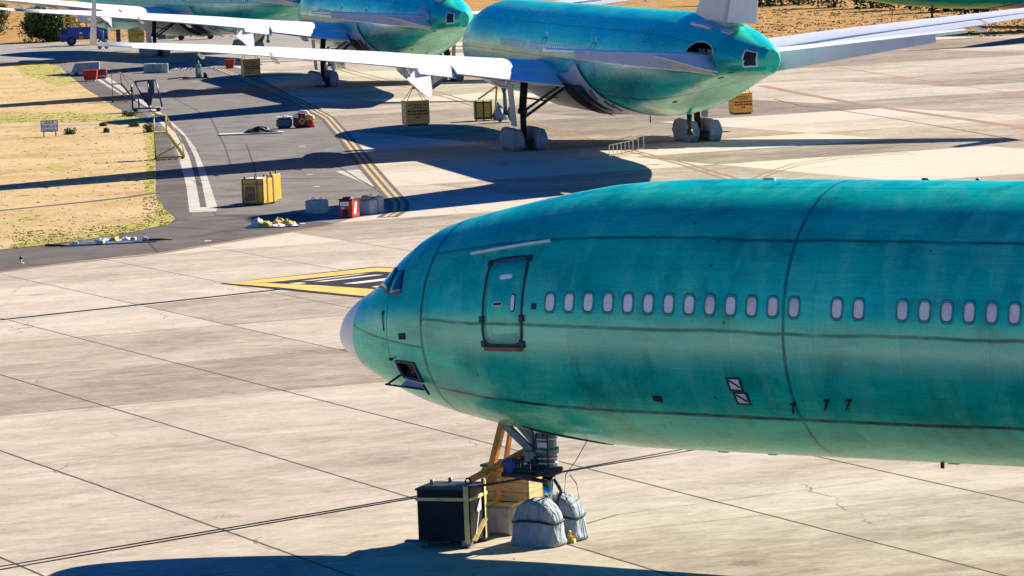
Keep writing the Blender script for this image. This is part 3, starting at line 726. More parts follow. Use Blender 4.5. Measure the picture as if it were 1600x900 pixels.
def park(root, nx, ny, deg):
    a = R(deg); root.location = (nx, ny, 0); root.rotation_euler = (0, 0, a-math.pi/2)
def local(nx, ny, deg, st, y, z):
    a = R(deg); return Vector((nx+math.sin(a)*st+math.cos(a)*y, ny-math.cos(a)*st+math.sin(a)*y, z))

AP = (-4.112, 98.636, 55.393); BP = (-1.159, 289.417, 11.481); 
def pose(px, py, deg):
    q = G(px, py)-local(0, 0, deg, 38.2, -5.49, 0); return (q.x, q.y, deg)
CP = pose(505, 135, 11); DP = pose(242, 88, 25)
pa, fa = airliner('airliner', 'nearest green primer airliner, nose and front cabin filling the right foreground', near=True)
park(pa, *AP)
pb, fb = airliner('airliner', 'green airliner parked behind, second from the camera, folded wingtip, open hole at its tailplane', group='green airliners parked in a row')
park(pb, *BP)
pc = copy_tree(pb); pc['label'] = 'middle green airliner behind the wing of the second one, its tail in the upper centre'; park(pc, *CP)
pd_ = copy_tree(pb); pd_['label'] = 'farthest green airliner at the top left, fuselage seen above the other wings'; park(pd_, *DP)
def unfold(root):
    tips = [c for c in kids(root) if c.name.startswith('wing_tip')]
    for c in tips:
        sg = -1 if c.data.vertices[0].co.y < 0 else 1
        me = bpy.data.meshes.new('wing_tip'); m = MB(); R_ = []
        for l in (32.4, 33.6, 34.8, 35.9):
            le = tab(l, [32.4, 35.9], [46.0, 49.2]); te = tab(l, [32.4, 35.9], [49.2, 50.6]); R_.append([Vector((p[0], sg*(l+.04), 7.85+.17*(l-32.4)+p[2])) for p in airfoil(le, te, 0, 0, .07)])
        m.loft(R_, True, True, True); me.from_pydata(m.v, [], m.f); me.materials.append(M['white']); c.data = me
unfold(pc); unfold(pd_)
# the airliner whose tail belly enters the picture at the top right corner
m = MB(); patch(m, 69.0, 9.0, outline('e', 4.1, 2.7), .05); m.build('opening_cover', M['grey_skin'], pc)
pe = copy_tree(pb); pe['label'] = 'distant green airliner whose belly edge shows in the top right corner'; park(pe, 102, 424, -90)

# ------------------------------------------------------------------ nearest airliner: details of the nose
def near_details():
    # windshield: two dark panes in black frames, mirrored side as well
    for sg in (1, -1):
        for frame, pane in ((((2.30, 60), (2.78, 44), (2.68, 27), (1.95, 47)), None), (((2.83, 43), (3.12, 40), (3.28, 23), (2.76, 25)), None)):
            pts = frame if sg > 0 else [(a, 180-b) for a, b in frame]
            m = MB(); poly_patch(m, pts, .008); fr = m.build('windshield_frame', M['sealant'], pa)
            cx = sum(p[0] for p in pts)/4; cy = sum(p[1] for p in pts)/4
            m = MB(); poly_patch(m, [(cx+(a-cx)*.80, cy+(b-cy)*.84) for a, b in pts], .016); m.build('pane', M['glass'], fr)
    # door: raised leaf with dark sealed outline and hinge lugs
    st, th = 6.70, 12.0
    m = MB(); patch(m, st, th, outline('r', 1.10, 2.22, n=48), .02); d = m.build('door', M['primer'], pa)
    m = MB(); patch(m, st, th, outline('r', 1.20, 2.32, n=48), .035, .935)
    for a, b in ((-.56, 1.04), (.57, 1.06), (-.59, -.45), (.59, -.45), (-.57, -1.08), (.57, -1.08)): patch(m, st+a, th+b*18.5, outline('q', .13, .16), .05)
    m.build('door_seal', M['sealant'], d)
    m = MB(); patch(m, st, th-22.2, outline('q', 1.10, .10), .07); m.build('sill', M['rust'], d)
    m = MB(); patch(m, st+.02, th+11.5, outline('r', .36, .12), .035); m.build('placard', M['film'], d)
    m = MB(); patch(m, st+.32, th-1.2, outline('o', .14, .46), .03, .6); m.build('window_rim', M['sealant'], d)
    m = MB(); patch(m, st+.32, th-1.2, outline('o', .105, .41), .036); m.build('door_window', M['film'], d)
    m = MB(); patch(m, st-.12, th-1.5, outline('o', .34, .15), .034); m.build('handle_plate', M['grey_skin'], d)
    m = MB(); patch(m, st-.12, th-1.5, outline('q', .22, .045), .055); m.build('handle', M['black'], d)
    # strip above the door, small square ports, static plates
    m = MB(); line_patch(m, [(5.35, 39), (6.6, 39.5), (7.7, 40)], .035, .05); m.build('rain_gutter', M['white'], pa)
    for a, b, w_, h_, mt in ((7.62, 9, .13, .15, 'sealant'), (3.4, -3.5, .24, .22, 'dark_gap'), (2.63, 14, .08, .14, 'dark_gap'), (10.65, -31, .24, .16, 'dark_gap')):
        m = MB(); patch(m, a, b, outline('q', w_, h_), .02); m.build('port_plate', M[mt], pa)
    m = MB(); line_patch(m, [(2.63, 13), (2.7, 1)], .02, .02); m.build('probe_line', M['sealant'], pa)
    # two framed plates low on the side
    for (a, b, w_, h_) in ((12.80, -22.3, .30, .30), (12.88, -29.0, .30, .30)):
        m = MB(); patch(m, a, b, outline('q', w_+.07, h_+.06), .02, .72, shear=-.05); fr = m.build('vent_frame', M['sealant'], pa)
        m = MB(); patch(m, a, b, outline('q', w_-.03, h_-.03), .014, shear=-.05); m.build('vent_plate', M['film'], fr)
        m = MB(); line_patch(m, [(a-.12, b+2.0), (a+.12, b-1.2)], .03, .035); m.build('vent_bar', M['sealant'], fr)
    # blade brackets along the lower side
    for a, b, dx in ((14.15, -31.0, -.07), (15.05, -28.5, -.14), (15.6, -28.0, -.14)):
        m = MB(); line_patch(m, [(a+dx, b-4.2), (a, b), (a+.06, b+1.0)], .028, .06); line_patch(m, [(a-.06, b+.6), (a+.07, b+.9)], .028, .07); m.build('bracket', M['black'], pa)
    # small pods and drains on the keel, antennas on the crown
    for st_, l_ in ((11.0, .4), (12.3, .35), (16.9, .4)):
        m = MB(); m.box((st_, -.5, 2.45), (l_*.7, .14, .05), bevel=.02); m.build('drain_pod', M['primer'], pa)
    m = MB(); m.box((16.6, -.5, 2.40), (.07, .05, .16)); m.build('drain_tube', M['black'], pa)
    for st_, th_, s_ in ((12.2, 88, .30), (15.9, 97, .18), (17.2, 97, .10)):
        p = surf(st_, th_); m = MB(); m.box((st_, p.y, p.z+.01), (s_, .08, .07), bevel=.02); m.build('antenna', M['dkblue'] if s_ < .3 else M['white'], pa)
    # open avionics hatch low on the nose: recess box, frame bars and hanging flap
    st, th = 3.35, -28.0
    m = MB(); patch(m, st, th, outline('q', .74, .80, n=32), .03, .80, shear=-.10); hf = m.build('hatch_frame', M['sealant'], pa)
    c0 = surf(st, th); n0 = normal(st, th)
    m = MB(); back = c0-n0*.5; m.box(back, (.8, .08, .9), rx=R(-20)); m.build('hatch_bay', M['dark_gap'], hf)
    m = MB(); rn = random.Random(3)
    for k in range(16):
        a = surf(st-.3+rn.random()*.6, th-5+rn.random()*10, -.12); b = surf(st-.3+rn.random()*.6, th-6+rn.random()*12, -.2); mid_ = (a+b)/2+Vector((rn.uniform(-.1, .1), 0, rn.uniform(-.1, .1)))
        m.tube([a, mid_, b], .012, 5)
    m.build('wiring', M['rust'], hf)
    m = MB(); a = surf(st-.22, th-8.2, .03); b = surf(st+.40, th-8.2, .03); n1 = normal(st, th-9)*.2+Vector((0, -.15, -.12))
    m.add([a, b, b+n1*.42+Vector((.05, 0, 0)), a+n1*.42+Vector((-.05, 0, 0))]+[q+Vector((0, 0, -.03)) for q in (a, b, b+n1*.42, a+n1*.42)], [(0, 1, 2, 3), (4, 5, 6, 7), (0, 1, 5, 4), (2, 3, 7, 6), (1, 2, 6, 5), (0, 3, 7, 4)]); m.build('hatch_flap', M['grey_skin'], hf)
    m = MB(); m.tube([surf(st-.45, th+8, .02), surf(st-.47, th+9.0, .10)], .035, 6); m.build('hatch_pin', M['black'], hf); m = MB(); m.tube([a+Vector((-.1, 0, .15)), a+n1*.45+Vector((-.45, 0, 0))], .03, 6); m.tube([b+n1*.1, b+n1*.45+Vector((.25, 0, -.1))], .03, 6)
    m.tube([a+n1*.43+Vector((-.5, 0, 0)), b+n1*.43+Vector((.1, 0, 0))], .025, 6); m.build('hatch_strut', M['black'], hf)
    # nose gear bay door seen edge-on and the leg
    m = MB(); poly_patch(m, [(6.0, -64), (7.7, -76), (7.9, -84), (6.4, -72)], .03); m.build('gear_bay', M['dark_gap'], pa)
    g = MB(); X = 5.80
    g.tube([(X, 0, 2.9), (X, 0, 1.62)], .25, 16); g.tube([(X, 0, 1.75), (X, 0, 1.62)], .33, 16); g.tube([(X, 0, 2.25), (X, 0, 2.12)], .30, 16)
    leg = g.build('nose_gear', M['steel'], pa)
    g = MB(); g.tube([(X, 0, 1.62), (X, 0, .60)], .13, 14); g.build('piston', M['chrome'], leg)
    g = MB(); g.tube([(X, -.55, .57), (X, .55, .57)], .09, 10); g.build('axle', M['dark_steel'], leg)
    g = MB(); g.bar((X-.15, -.16, 2.05), (X-1.05, -.28, 2.85), .13, .16); g.bar((X-.15, .16, 2.05), (X-1.05, .28, 2.85), .13, .16); g.bar((X-.1, 0, 2.2), (X-.7, 0, 2.9), .10)
    g.tube([(X-.35, -.30, 2.0), (X-.30, .30, 2.0)], .07, 8); g.box((X-.3, -.22, 2.05), (.34, .16, .30), bevel=.04); g.build('drag_brace', M['steel'], leg)
    g = MB(); g.box((X-.55, -.25, 1.62), (.9, .5, .12), bevel=.03); g.tube([(X-.95, -.38, 1.72), (X+.5, -.38, 1.72)], .06, 8); g.tube([(X-.8, -.2, 1.55), (X+.3, -.42, 1.50)], .05, 8)
    for k in range(9): g.tube([(X-.75+.09*k, -.30-.02*(k % 3), 1.66), (X-.75+.09*k, -.32, 1.86+.07*(k % 4))], .035, 6)
    g.box((X+.32, -.36, 1.72), (.30, .14, .22), bevel=.04); g.box((X+.55, -.36, 1.80), (.22, .10, .14), rz=.3); g.build('towing_fitting', M['dark_steel'], leg)
    g = MB(); g.box((X-.82, -.30, 1.80), (.34, .30, .34), bevel=.05); g.build('control_box', M['blue'], leg)
    g = MB(); g.bar((X+.12, .1, 1.5), (X+.28, .15, 1.2), .07); g.bar((X+.28, .15, 1.2), (X+.12, .1, .85), .07); g.build('torque_link', M['dark_steel'], leg)
    g = MB()
    for k in range(4): g.tube([(X+.20*math.cos(k), -.22, 2.8), (X+.23*math.cos(k+.5), -.26, 2.2), (X+.22*math.cos(k*1.3), -.24, 1.7)], .018, 5)
    g.build('hydraulic_hose', M['black'], leg)
    g = MB()
    for z in (2.62, 2.45, 2.0, 1.88): g.tube([(X, 0, z), (X, 0, z+.035)], .272, 16)
    g.box((X+.06, -.25, 2.34), (.26, .04, .12)); g.build('data_plate', M['grey_skin'], leg)
    # loop of wire hanging from the bay
    g = MB(); pts = [(7.4, -.6, 2.62), (7.1, -.7, 2.1), (6.8, -.72, 1.75), (6.75, -.72, 1.3), (6.9, -.72, 1.05), (7.15, -.72, 1.2), (7.1, -.72, 1.55), (6.9, -.7, 1.75)]
    g.tube(pts, .010, 5); g.build('loose_wire', M['wire'], leg)
    # wheels in cloth covers
    for s2 in (-1, 1):
        g = MB(); R_ = []; rn = random.Random(9+s2); N = 28
        ys = [-.29, -.27, -.20, -.07, .07, .20, .27, .29]
        for i, y in enumerate(ys):
            sc = (.80, .92, 1.0, 1.03, 1.03, 1.0, .92, .80)[i]; ring = []
            for k in range(N):
                a = 2*math.pi*k/N; cx_, cz_ = math.cos(a), math.sin(a); r_ = .57*sc*(1+rn.uniform(-.018, .018))
                x = cx_*r_; z = .54+cz_*r_
                if cz_ < .1:      # skirt of the cover hangs and flares to the ground
                    f_ = min(1, (.1-cz_)/.9); x = x*(1-f_)+math.copysign(min(1, abs(cx_)*2.2+.0)*.66*sc, cx_)*f_*.98
                    z = max(.012, .54+cz_*.54*1.06)
                ring.append(Vector((X+x, s2*.46+y*(1+.20*max(0, -cz_)), z)))
            R_.append(ring)
        g.loft(R_, True, True, True); c_ = g.build('wheel_cover', M['cover'], leg)
        g = MB(); R_ = []
        for u in np.linspace(0, 2*math.pi, 40, endpoint=False):
            x = .61*math.copysign(abs(math.cos(u))**.6, math.cos(u)); y = .34*math.copysign(abs(math.sin(u))**.5, math.sin(u)); R_.append(Vector((X+x, s2*.46+y, .58+.03*math.sin(u*3))))
        R_.append(R_[0]); g.tube(R_, .028, 6, cap=False); g.build('strap', M['black'], c_)
near_details()

# ------------------------------------------------------------------ things round the near nose gear
def LA(st, y, z): return local(*AP, st, y, z)
RZ = R(AP[2])-math.pi/2
# black ballast box
bc = G(712, 857); bx = Vector((bc.x-.06, bc.y+.72, 0)); brz = R(-19)
t = empty('ballast_box', bx, brz, label='tall black ballast box with yellow straps standing in front of the nearest airliner nose wheel', cat='ballast box'); t.scale = (.93, .93, .91)
m = MB(); m.box((0, 0, .82), (1.42, 1.25, 1.38), bevel=.02); m.build('box', M['navy_box'], t)
m = MB(); m.box((0, 0, 1.515), (1.48, 1.31, .05)); m.build('lid', M['black'], t)
m = MB()
for sx in (-1, 1): m.box((sx*.728, -.0, 1.26), (.02, 1.30, .085)); m.box((0, sx*.643, 1.26), (1.46, .02, .085))
m.build('strap', M['strap'], t)
for x, y in ((.62, -.66), (.738, .30)):
    m = MB()
    if y < -.6: m.box((x, -.665, .86), (.13, .025, 1.50), bevel=.01)
    else: m.box((.75, .42, .86), (.025, .15, 1.50), bevel=.01)
    m.build('strap', M['strap'], t)
m = MB(); m.bar((.765, -.58, .18), (.765, .32, .62), .14, .02); m.build('strap', M['strap'], t)
m = MB(); m.add([(.745, -.22, .92), (.745, .12, 1.24), (.745, .12, .9), (.745, -.02, .88), (.745, -.35, .2), (.745, -.38, .2), (.745, -.08, .86)], [(0, 1, 2, 3, 6), (3, 4, 5, 6)]); m.build('arrow_mark', M['film'], t)
for x, y in ((-.58, -.55), (.58, -.55), (-.58, .55), (.58, .55)):
    m = MB(); m.box((x, y, .12), (.24, .2, .16)); m.tube([(x-.04, y-.05, .09), (x+.04, y-.05, .09)], .085, 10); m.build('caster', M['steel'], t)
for x, y in ((-.55, .1), (-.2, .5), (.6, -.62), (.72, .4)):
    m = MB(); m.tube([(x, y, 1.5), (x, y, 1.66)], .055, 8); m.build('lifting_eye', M['steel'], t)
m = MB(); m.bar((-1.05, -.62, .17), (.2, -.62, .17), .22, .04); m.build('skid', M['dark_steel'], t)
# orange lifting frame between airframe and ballast box
t = empty('lifting_frame', LA(4.3, 0, 0), RZ, label='orange steel lifting frame reaching from the fuselage down to the ballast box and crate', cat='lifting frame')
def F(px, py, dep):      # helper: a point on the vertical plane at a given distance
    return None
def at_depth(px, py, Y):
    a, b = px-800, py-450; cr, sr = math.cos(ROLL), math.sin(ROLL); u = a*cr+b*sr; w = -a*sr+b*cr; c, s = math.cos(PITCH), math.sin(PITCH)
    up = -w/FOC; dy = c+up*s; k = Y/dy; return Vector((u/FOC*k, Y, CH+(-s+up*c)*k))
Minv = (Matrix.Translation(t.location) @ Matrix.Rotation(RZ, 4, 'Z')).inverted()
def frame_bar(pa_, pb_, w, mt='orange', nm='beam', Ya=96.2, Yb=96.2, h=None):
    a = Minv @ at_depth(*pa_, Ya); b = Minv @ at_depth(*pb_, Yb); m = MB(); m.bar(a, b, w, h); return m.build(nm, M[mt], t)
frame_bar((785, 662), (766, 740), .15, Ya=96.0, Yb=96.2); frame_bar((799, 664), (787, 742), .09, Ya=96.6, Yb=96.4); frame_bar((786, 742), (775, 790), .08, Ya=96.4, Yb=96.3)
frame_bar((833, 698), (735, 750), .13, Ya=95.9, Yb=95.4); frame_bar((834, 703), (786, 741), .11, Ya=95.7, Yb=95.6)
frame_bar((772, 735), (766, 757), .20, Ya=95.5, Yb=95.5); frame_bar((774, 764), (771, 790), .06, Ya=95.4, Yb=95.4)
frame_bar((800, 731), (790, 737), .17, Ya=95.6, Yb=95.6)
a = Minv @ at_depth(731, 752, 95.4)
m = MB(); m.tube([a+Vector((.07*math.cos(k), 0, .07*math.sin(k))) for k in np.linspace(0, 6.283, 12)], .022, 6, cap=False); m.tube([a+Vector((-.06, 0, -.08)), a+Vector((-.12, 0, -.2))], .03, 6); m.build('shackle', M['dark_steel'], t)
# wooden crate with orange band on a covered pallet block
cb = G(808, 812)
t = empty('wooden_crate', (cb.x, cb.y, 0), R(-30), label='weathered wooden crate with an orange band behind the black ballast box', cat='crate')
t.location = (at_depth(805, 785, 97.2).x, 97.2, .78)
m = MB(); m.box((0, 0, .42), (1.25, .9, .80), bevel=.01); m.build('crate_body', M['wood'], t)
m = MB(); m.box((0, 0, .86), (1.31, .96, .06)); m.build('lid', M['dark_steel'], t)
m = MB()
for s_ in (-1, 1): m.box((0, s_*.458, .72), (1.27, .02, .10)); m.box((s_*.633, 0, .72), (.02, .94, .10))
m.build('band', M['orange'], t)
m = MB()
for s_ in (-1, 1):
    for r_ in (-.55, .55): m.box((r_, s_*.462, .36), (.09, .03, .60))
    for r_ in (-.4, .4): m.box((s_*.64, r_, .36), (.03, .09, .60))
m.build('batten', M['pale_wood'], t)
t = empty('support_block', (at_depth(790, 800, 97.0).x, 97.0, 0), R(-30), label='pale concrete block carrying the wooden crate by the nose wheel', cat='block')
m = MB(); m.box((-.1, 0, .36), (1.0, .85, .72), bevel=.08); m.build('block', M['concrete_block'], t)
m = MB(); m.box((-.1, 0, .75), (1.15, .95, .05)); m.build('top_board', M['pale_wood'], t)
# cable tied to the gear, running low across the apron both ways
c0 = LA(6.35, -.38, 1.72); cl = at_depth(0, 890, 92.2); cl2 = at_depth(-300, 941, 88.0); crr = at_depth(1072, 705, 100.5); cr2 = at_depth(1500, 630, 105)
m = MB()
for dz in (0, .055): m.tube([cl2+Vector((0, 0, dz)), cl+Vector((0, 0, dz*1.3)), at_depth(655, 777, 96.0)+Vector((0, 0, dz*.7)), c0+Vector((0, 0, dz*.3)), crr+Vector((0, 0, dz*1.2)), cr2+Vector((0, 0, dz))], .016, 6)
m.build('mooring_cable', M['wire'], label='twin dark mooring cable stretched from the left edge through the nearest nose gear', cat='cable')
# chocks behind right wheel
t = empty('wheel_chock', G(888, 846), RZ, label='small brown timber wheel chock pile behind the far covered nose wheel', cat='wheel chock'); t.scale = (.5, .5, .6); t.location.x -= .32
m = MB(); m.box((.75, 0, .08), (.7, .3, .14), rz=.3); m.build('timber', M['strap'], t)
m = MB(); m.box((.8, .02, .22), (.5, .16, .12), rz=-.2); m.build('timber', M['ochre'], t)
m = MB(); m.box((.95, -.15, .3), (.12, .12, .42), ry=.3); m.build('timber', M['ochre'], t)

# ------------------------------------------------------------------ crates slung below the engine pylons
def text_mesh(s_, size, mt, name, parent, loc, rot, align='CENTER', extr=.004, sx=1.0):
    cu = bpy.data.curves.new(name, 'FONT'); cu.body = s_; cu.size = size; cu.align_x = align; cu.extrude = extr;  cu.space_line = .95
    ob = bpy.data.objects.new('tmp_text', cu); S.collection.objects.link(ob)
    dg = bpy.context.evaluated_depsgraph_get(); me = bpy.data.meshes.new_from_object(ob.evaluated_get(dg)); bpy.data.objects.remove(ob)
    me.materials.clear(); me.materials.append(mt); o = link(bpy.data.objects.new(name, me)); o.parent = parent; o.location = loc; o.rotation_euler = rot; o.scale = (sx, 1, 1); return o
def slung(plane, y, label, z0=1.45, st=29.5, size=1.48, mt='wood', cloth_=False, rz=.25, top=3.9, side='pale_wood'):
    p = local(*plane, st, y, z0)
    t = empty('slung_crate', p, rz, label=label, cat='crate', group='ballast crates slung under the wings')
    m = MB(); m.box((0, 0, size/2), (size, size*.85, size)); cb_ = m.build('crate_body', M[mt], t)
    m = MB(); m.box((size/2+.015, 0, size/2), (.03, size*.86, size*.98)); m.build('side_panel', M[side], t)
    m = MB()
    for k in (0.02, .5, .98): m.box((size/2+.035, 0, size*k), (.02, size*.84, .07))
    m.build('batten', M['dark_steel'], t); m = MB(); m.box((0, 0, -.06), (size*.9, size*.8, .12)); m.build('runner', M['dark_steel'], t)
    for k, (w_, zz) in enumerate(((.75, .82), (.5, .70), (.85, .55), (.85, .42), (.15, .28))):
        m = MB(); rn = random.Random(k)
        x = -w_*size/2
        while x < w_*size/2:
            L = rn.uniform(.06, .2); m.box((x+L/2, -size*.427, size*zz), (L, .01, .09)); x += L+rn.uniform(.03, .06)
        m.build('stencil_line', M['text'] if k > 1 else M['rust'], t)
    m = MB()
    for sx, sy in ((-1, -1), (1, -1), (-1, 1), (1, 1)): m.tube([(sx*size*.42, sy*size*.36, size), (0, 0, top-z0)], .022, 5)
    m.tube([(0, 0, top-z0-.25), (0, 0, top-z0+.2)], .12, 8); m.build('sling', M['black'], t)
    return t
slung(BP, -10.6, 'brown stencilled crate hanging on ropes below the near left wing of the second airliner')
slung(BP, 10.6, 'orange plywood crate partly hidden behind the tail of the second airliner', z0=1.15, size=1.25, mt='amber', side='amber')
slung(CP, -10.6, 'brown crate under the left wing of the middle airliner, beside the red bin', z0=.9, side='wood')
slung_d = slung(DP, -10.6, 'golden yellow crate slung under the left wing of the farthest airliner', z0=1.3, mt='ochre', size=1.6, side='yellow')
slung_d.location = at_depth(213, 65, 470)

# nose ballast of the second airliner
p = local(*BP, 3.4, -.4, 0)
pB = G(755, 189)
t = empty('ballast_box', pB+Vector((0, .6, 0)), .1, label='rusty ochre ballast box in front of the nose wheel of the second airliner', cat='ballast box')
m = MB(); m.box((0, 0, .72), (1.2, 1.1, 1.25), bevel=.03); m.build('box', M['ochre'], t)
m = MB(); [m.box((x, -.56, .75), (.10, .04, 1.4)) for x in (-.55, .55, 0)]; m.box((0, -.565, 1.3), (1.2, .03, .1)); m.box((0, -.565, .2), (1.2, .03, .1)); m.build('strap', M['dark_steel'], t)
m = MB(); m.bar((-.3, 0, 1.5), (1.2, .5, 2.4), .1); m.bar((1.1, .4, 2.5), (.9, .4, .5), .12); m.build('lifting_arm', M['orange'], t)
t = empty('supply_bag', G(782, 188)+Vector((0, .5, 0)), 0, label='blue grey cloth covered wheel bundle beside the ochre ballast box', cat='covered bundle')
m = MB(); R_ = []
for k, (z, r_) in enumerate(((0, .5), (.3, .55), (.7, .42), (1.0, .28), (1.15, .1))):
    rn = random.Random(k); R_.append([Vector((r_*1.0*math.cos(a)*(1+rn.uniform(-.12, .12)), r_*.8*math.sin(a), z)) for a in np.linspace(0, 6.283, 14, endpoint=False)])
m.loft(R_, True, True, True); m.build('cloth', M['cover'], t)
m = MB(); m.tube([(-.2, .1, 1.1), (-.1, .1, 1.25)], .05); m.build('knot', M['black'], t)

# ------------------------------------------------------------------ clutter on the service pavement
def put(name, px, py, rz=0, dy=0.0, **k): return empty(name, G(px, py)+Vector((0, dy, 0)), rz, **k)
def box_thing(name, px, py, size, mt, rz=0, extra=None, **k):
    t = put(name, px, py, rz, size[1]*.5, **k); m = MB(); m.box((0, 0, size[2]/2), size, bevel=.04); m.build('body', M[mt], t)
    if extra: extra(t, size)
    return t
# yellow container
t = put('cargo_container', 405, 321, -.42, .85, label='large yellow container with rusty frames and lugs on the grey pavement', cat='container')
m = MB(); m.box((0, 0, .72), (1.25, 1.5, 1.25), bevel=.02); m.build('body', M['yellow'], t)
m = MB()
for x in (-.6, .25, .6):
    m.box((x, -.765, .72), (.07, .03, 1.3))
for z in (.12, 1.1, 1.34): m.box((0, -.77, z), (1.27, .03, .06))
for y in (-.3, .35): m.box((.635, y, .72), (.03, .10, 1.3))
m.box((-.17, -.77, .62), (.55, .02, .75)); m.build('frame', M['rust'], t)
m = MB()
for x, y in ((-.5, -.65), (.1, -.65), (-.2, .1), (.5, .5), (.55, -.1), (0, .6), (-.5, .6)): m.tube([(x, y, 1.32), (x, y, 1.5)], .06, 7)
m.build('lug', M['rust'], t)
m = MB(); m.box((-.2, 0, 1.36), (.7, 1.2, .05)); m.build('top_sheet', M['white_cloth'], t)
m = MB(); [m.box((x, 0, .05), (.16, 1.4, .1)) for x in (-.45, .45)]; m.build('skid', M['dark_steel'], t)
t = put('cargo_container', 424, 317, -.42, 1.25, label='narrow yellow container standing right behind the large yellow one', cat='container')
m = MB(); m.box((0, 0, .75), (.55, 1.0, 1.35), bevel=.02); m.build('body', M['yellow'], t)
m = MB(); m.box((.0, -.51, .75), (.1, .03, 1.35)); m.tube([(.1, -.3, 1.4), (.1, -.3, 1.6)], .06, 7); m.tube([(.1, .3, 1.4), (.1, .3, 1.6)], .06, 7); m.build('frame', M['rust'], t)
# concrete weights
def weight(px, py, label, w=.9, h=.7, rz=-.5, dark=True, group='concrete weights'):
    t = put('concrete_weight', px, py, rz, .5, label=label, cat='concrete weight', group=group)
    m = MB(); m.box((0, 0, h/2), (w, w*.95, h), bevel=.06); m.build('block', M['concrete_block'], t)
    for x in (-.22, .22): m = MB(); m.tube([(x-.08, 0, h-.02), (x-.06, 0, h+.09), (x+.06, 0, h+.09), (x+.08, 0, h-.02)], .02, 5); m.build('lifting_loop', M['dark_steel'], t)
    return t
weight(495, 335, 'single concrete weight between the yellow container and the red cabinet')
t = put('red_cabinet', 546, 341, -.45, .45, label='red equipment cabinet with pale panel and fan opening beside concrete weights', cat='cabinet')
m = MB(); m.box((0, 0, .46), (.72, .8, .84), bevel=.03); m.build('body', M['red'], t)
m = MB(); m.box((-.05, -.412, .70), (.46, .02, .20)); m.box((-.15, -.412, .50), (.14, .02, .10)); m.build('placard', M['sign_face'], t)
m = MB(); m.tube([(0, -.40, .27), (0, -.42, .27)], .16, 14); m.build('fan_opening', M['black'], t)
m = MB(); m.box((0, 0, .91), (.78, .86, .06), bevel=.02); m.box((-.1, .05, .97), (.4, .4, .08), bevel=.03); m.build('lid', M['black'], t)
m = MB(); m.add([(.365, -.25, .2), (.365, .0, .2), (.365, .12, .78), (.365, -.05, .78)], [(0, 1, 2, 3)]); m.build('side_mark', M['film'], t)
m = MB(); m.tube([(.25, -.42, .92), (.25, -.2, 1.0), (.25, .1, .92)], .03, 6); m.build('handle', M['white'], t)
weight(574, 336, 'front concrete weight under yellow cloth beside the red cabinet', .75, .72)
weight(586, 333, 'rear concrete weight right of the yellow cloth by the taxi line', .7, .78)
m = MB(); rn = random.Random(2)
def heap(m, cx, cy, z0, r, h, n=12, rn=rn, sx=1.0):
    R_ = [[Vector((cx+sx*r*l*math.cos(a)*(1+rn.uniform(-.25, .25)), cy+r*l*math.sin(a)*(1+rn.uniform(-.25, .25)), z0+h*(1-l*l)*(1+rn.uniform(-.2, .2)))) for a in np.linspace(0, 6.283, n, endpoint=False)] for l in (.1, .4, .7, 1.0)]
    m.loft(R_, False, True, True); return m
p = G(571, 336)+Vector((0, .5, 0)); heap(m, p.x, p.y, .74, .34, .2); m.build('yellow_cloth', M['gold_cloth'], label='crumpled yellow cloth lying on the concrete weight', cat='cloth')
# rag pile on pallet
t = put('rag_pile', 427, 354, -.1, 0, label='pile of yellow and white sheets on a dark mat on the grey pavement', cat='rag pile')
m = MB(); m.box((0, 0, .025), (2.5, 1.6, .05), rz=.1); m.build('mat', M['dark_steel'], t)
m = MB(); heap(m, -.35, -.1, .05, .42, .24); heap(m, .2, .35, .05, .4, .34); heap(m, .7, 0, .05, .45, .26); m.build('yellow_sheet', M['gold_cloth'], t)
m = MB(); heap(m, -.75, .15, .05, .38, .38); heap(m, .3, -.35, .05, .4, .12); heap(m, 1.0, -.3, .05, .25, .1); m.build('white_sheet', M['white_cloth'], t)
# netting and tarpaulin left at the grass edge
t = put('tarpaulin', 165, 384, .12, 1.2, label='dark and pale tarpaulin spread out at the edge of the dry grass', cat='tarpaulin')
m = MB()
m.box((0, 0, .02), (4.4, 1.5, .04), rz=.05); m.build('sheet', M['dark_steel'], t)
m = MB()
for y in (-.5, -.2, .15, .5): m.bar((-1.6, y, .06), (1.6, y+.18, .06), .10, .03)
m.box((.2, -.3, .055), (1.9, .5, .02)); m.build('pale_fold', M['grey_tarp'], t)
m = MB(); [m.box((x, y, .12), (.3, .25, .18), rz=x, bevel=.04) for x, y in ((-1.5, -.2), (-.35, -.55), (-.3, .0), (1.2, .5), (1.75, .35), (.1, 1.0))]; m.build('sand_bag', M['concrete_block'], t)
m = MB(); heap(m, .35, .85, .05, .35, .22); m.build('yellow_bag', M['gold_cloth'], t)
m = MB(); heap(m, -.2, .95, .05, .5, .16); heap(m, .9, .95, .05, .3, .16); m.build('white_bag', M['white_cloth'], t)
for q in ([(-2.9, -.1, .07), (-2.4, -.45, .07), (-1.8, -.3, .07)], [(1.7, .3, .07), (2.3, .2, .07), (3.0, .3, .07)]): m = MB(); m.tube(q, .05); m.build('rope', M['black'], t)
# taxi light
t = put('taxiway_light', 33, 412, 0, 0, label='small blue taxiway edge light on the dark shoulder at far left', cat='taxiway light')
m = MB(); m.tube([(0, 0, 0), (0, 0, .04)], .14, 12); m.build('base', M['concrete_block'], t)
m = MB(); m.tube([(0, 0, .03), (0, 0, .20)], .035); m.build('stem', M['strap'], t)
m = MB(); m.tube([(0, 0, .2), (0, 0, .30), (0, 0, .34)], [.06, .065, .02], 10); m.build('lamp', M['dkblue'], t)
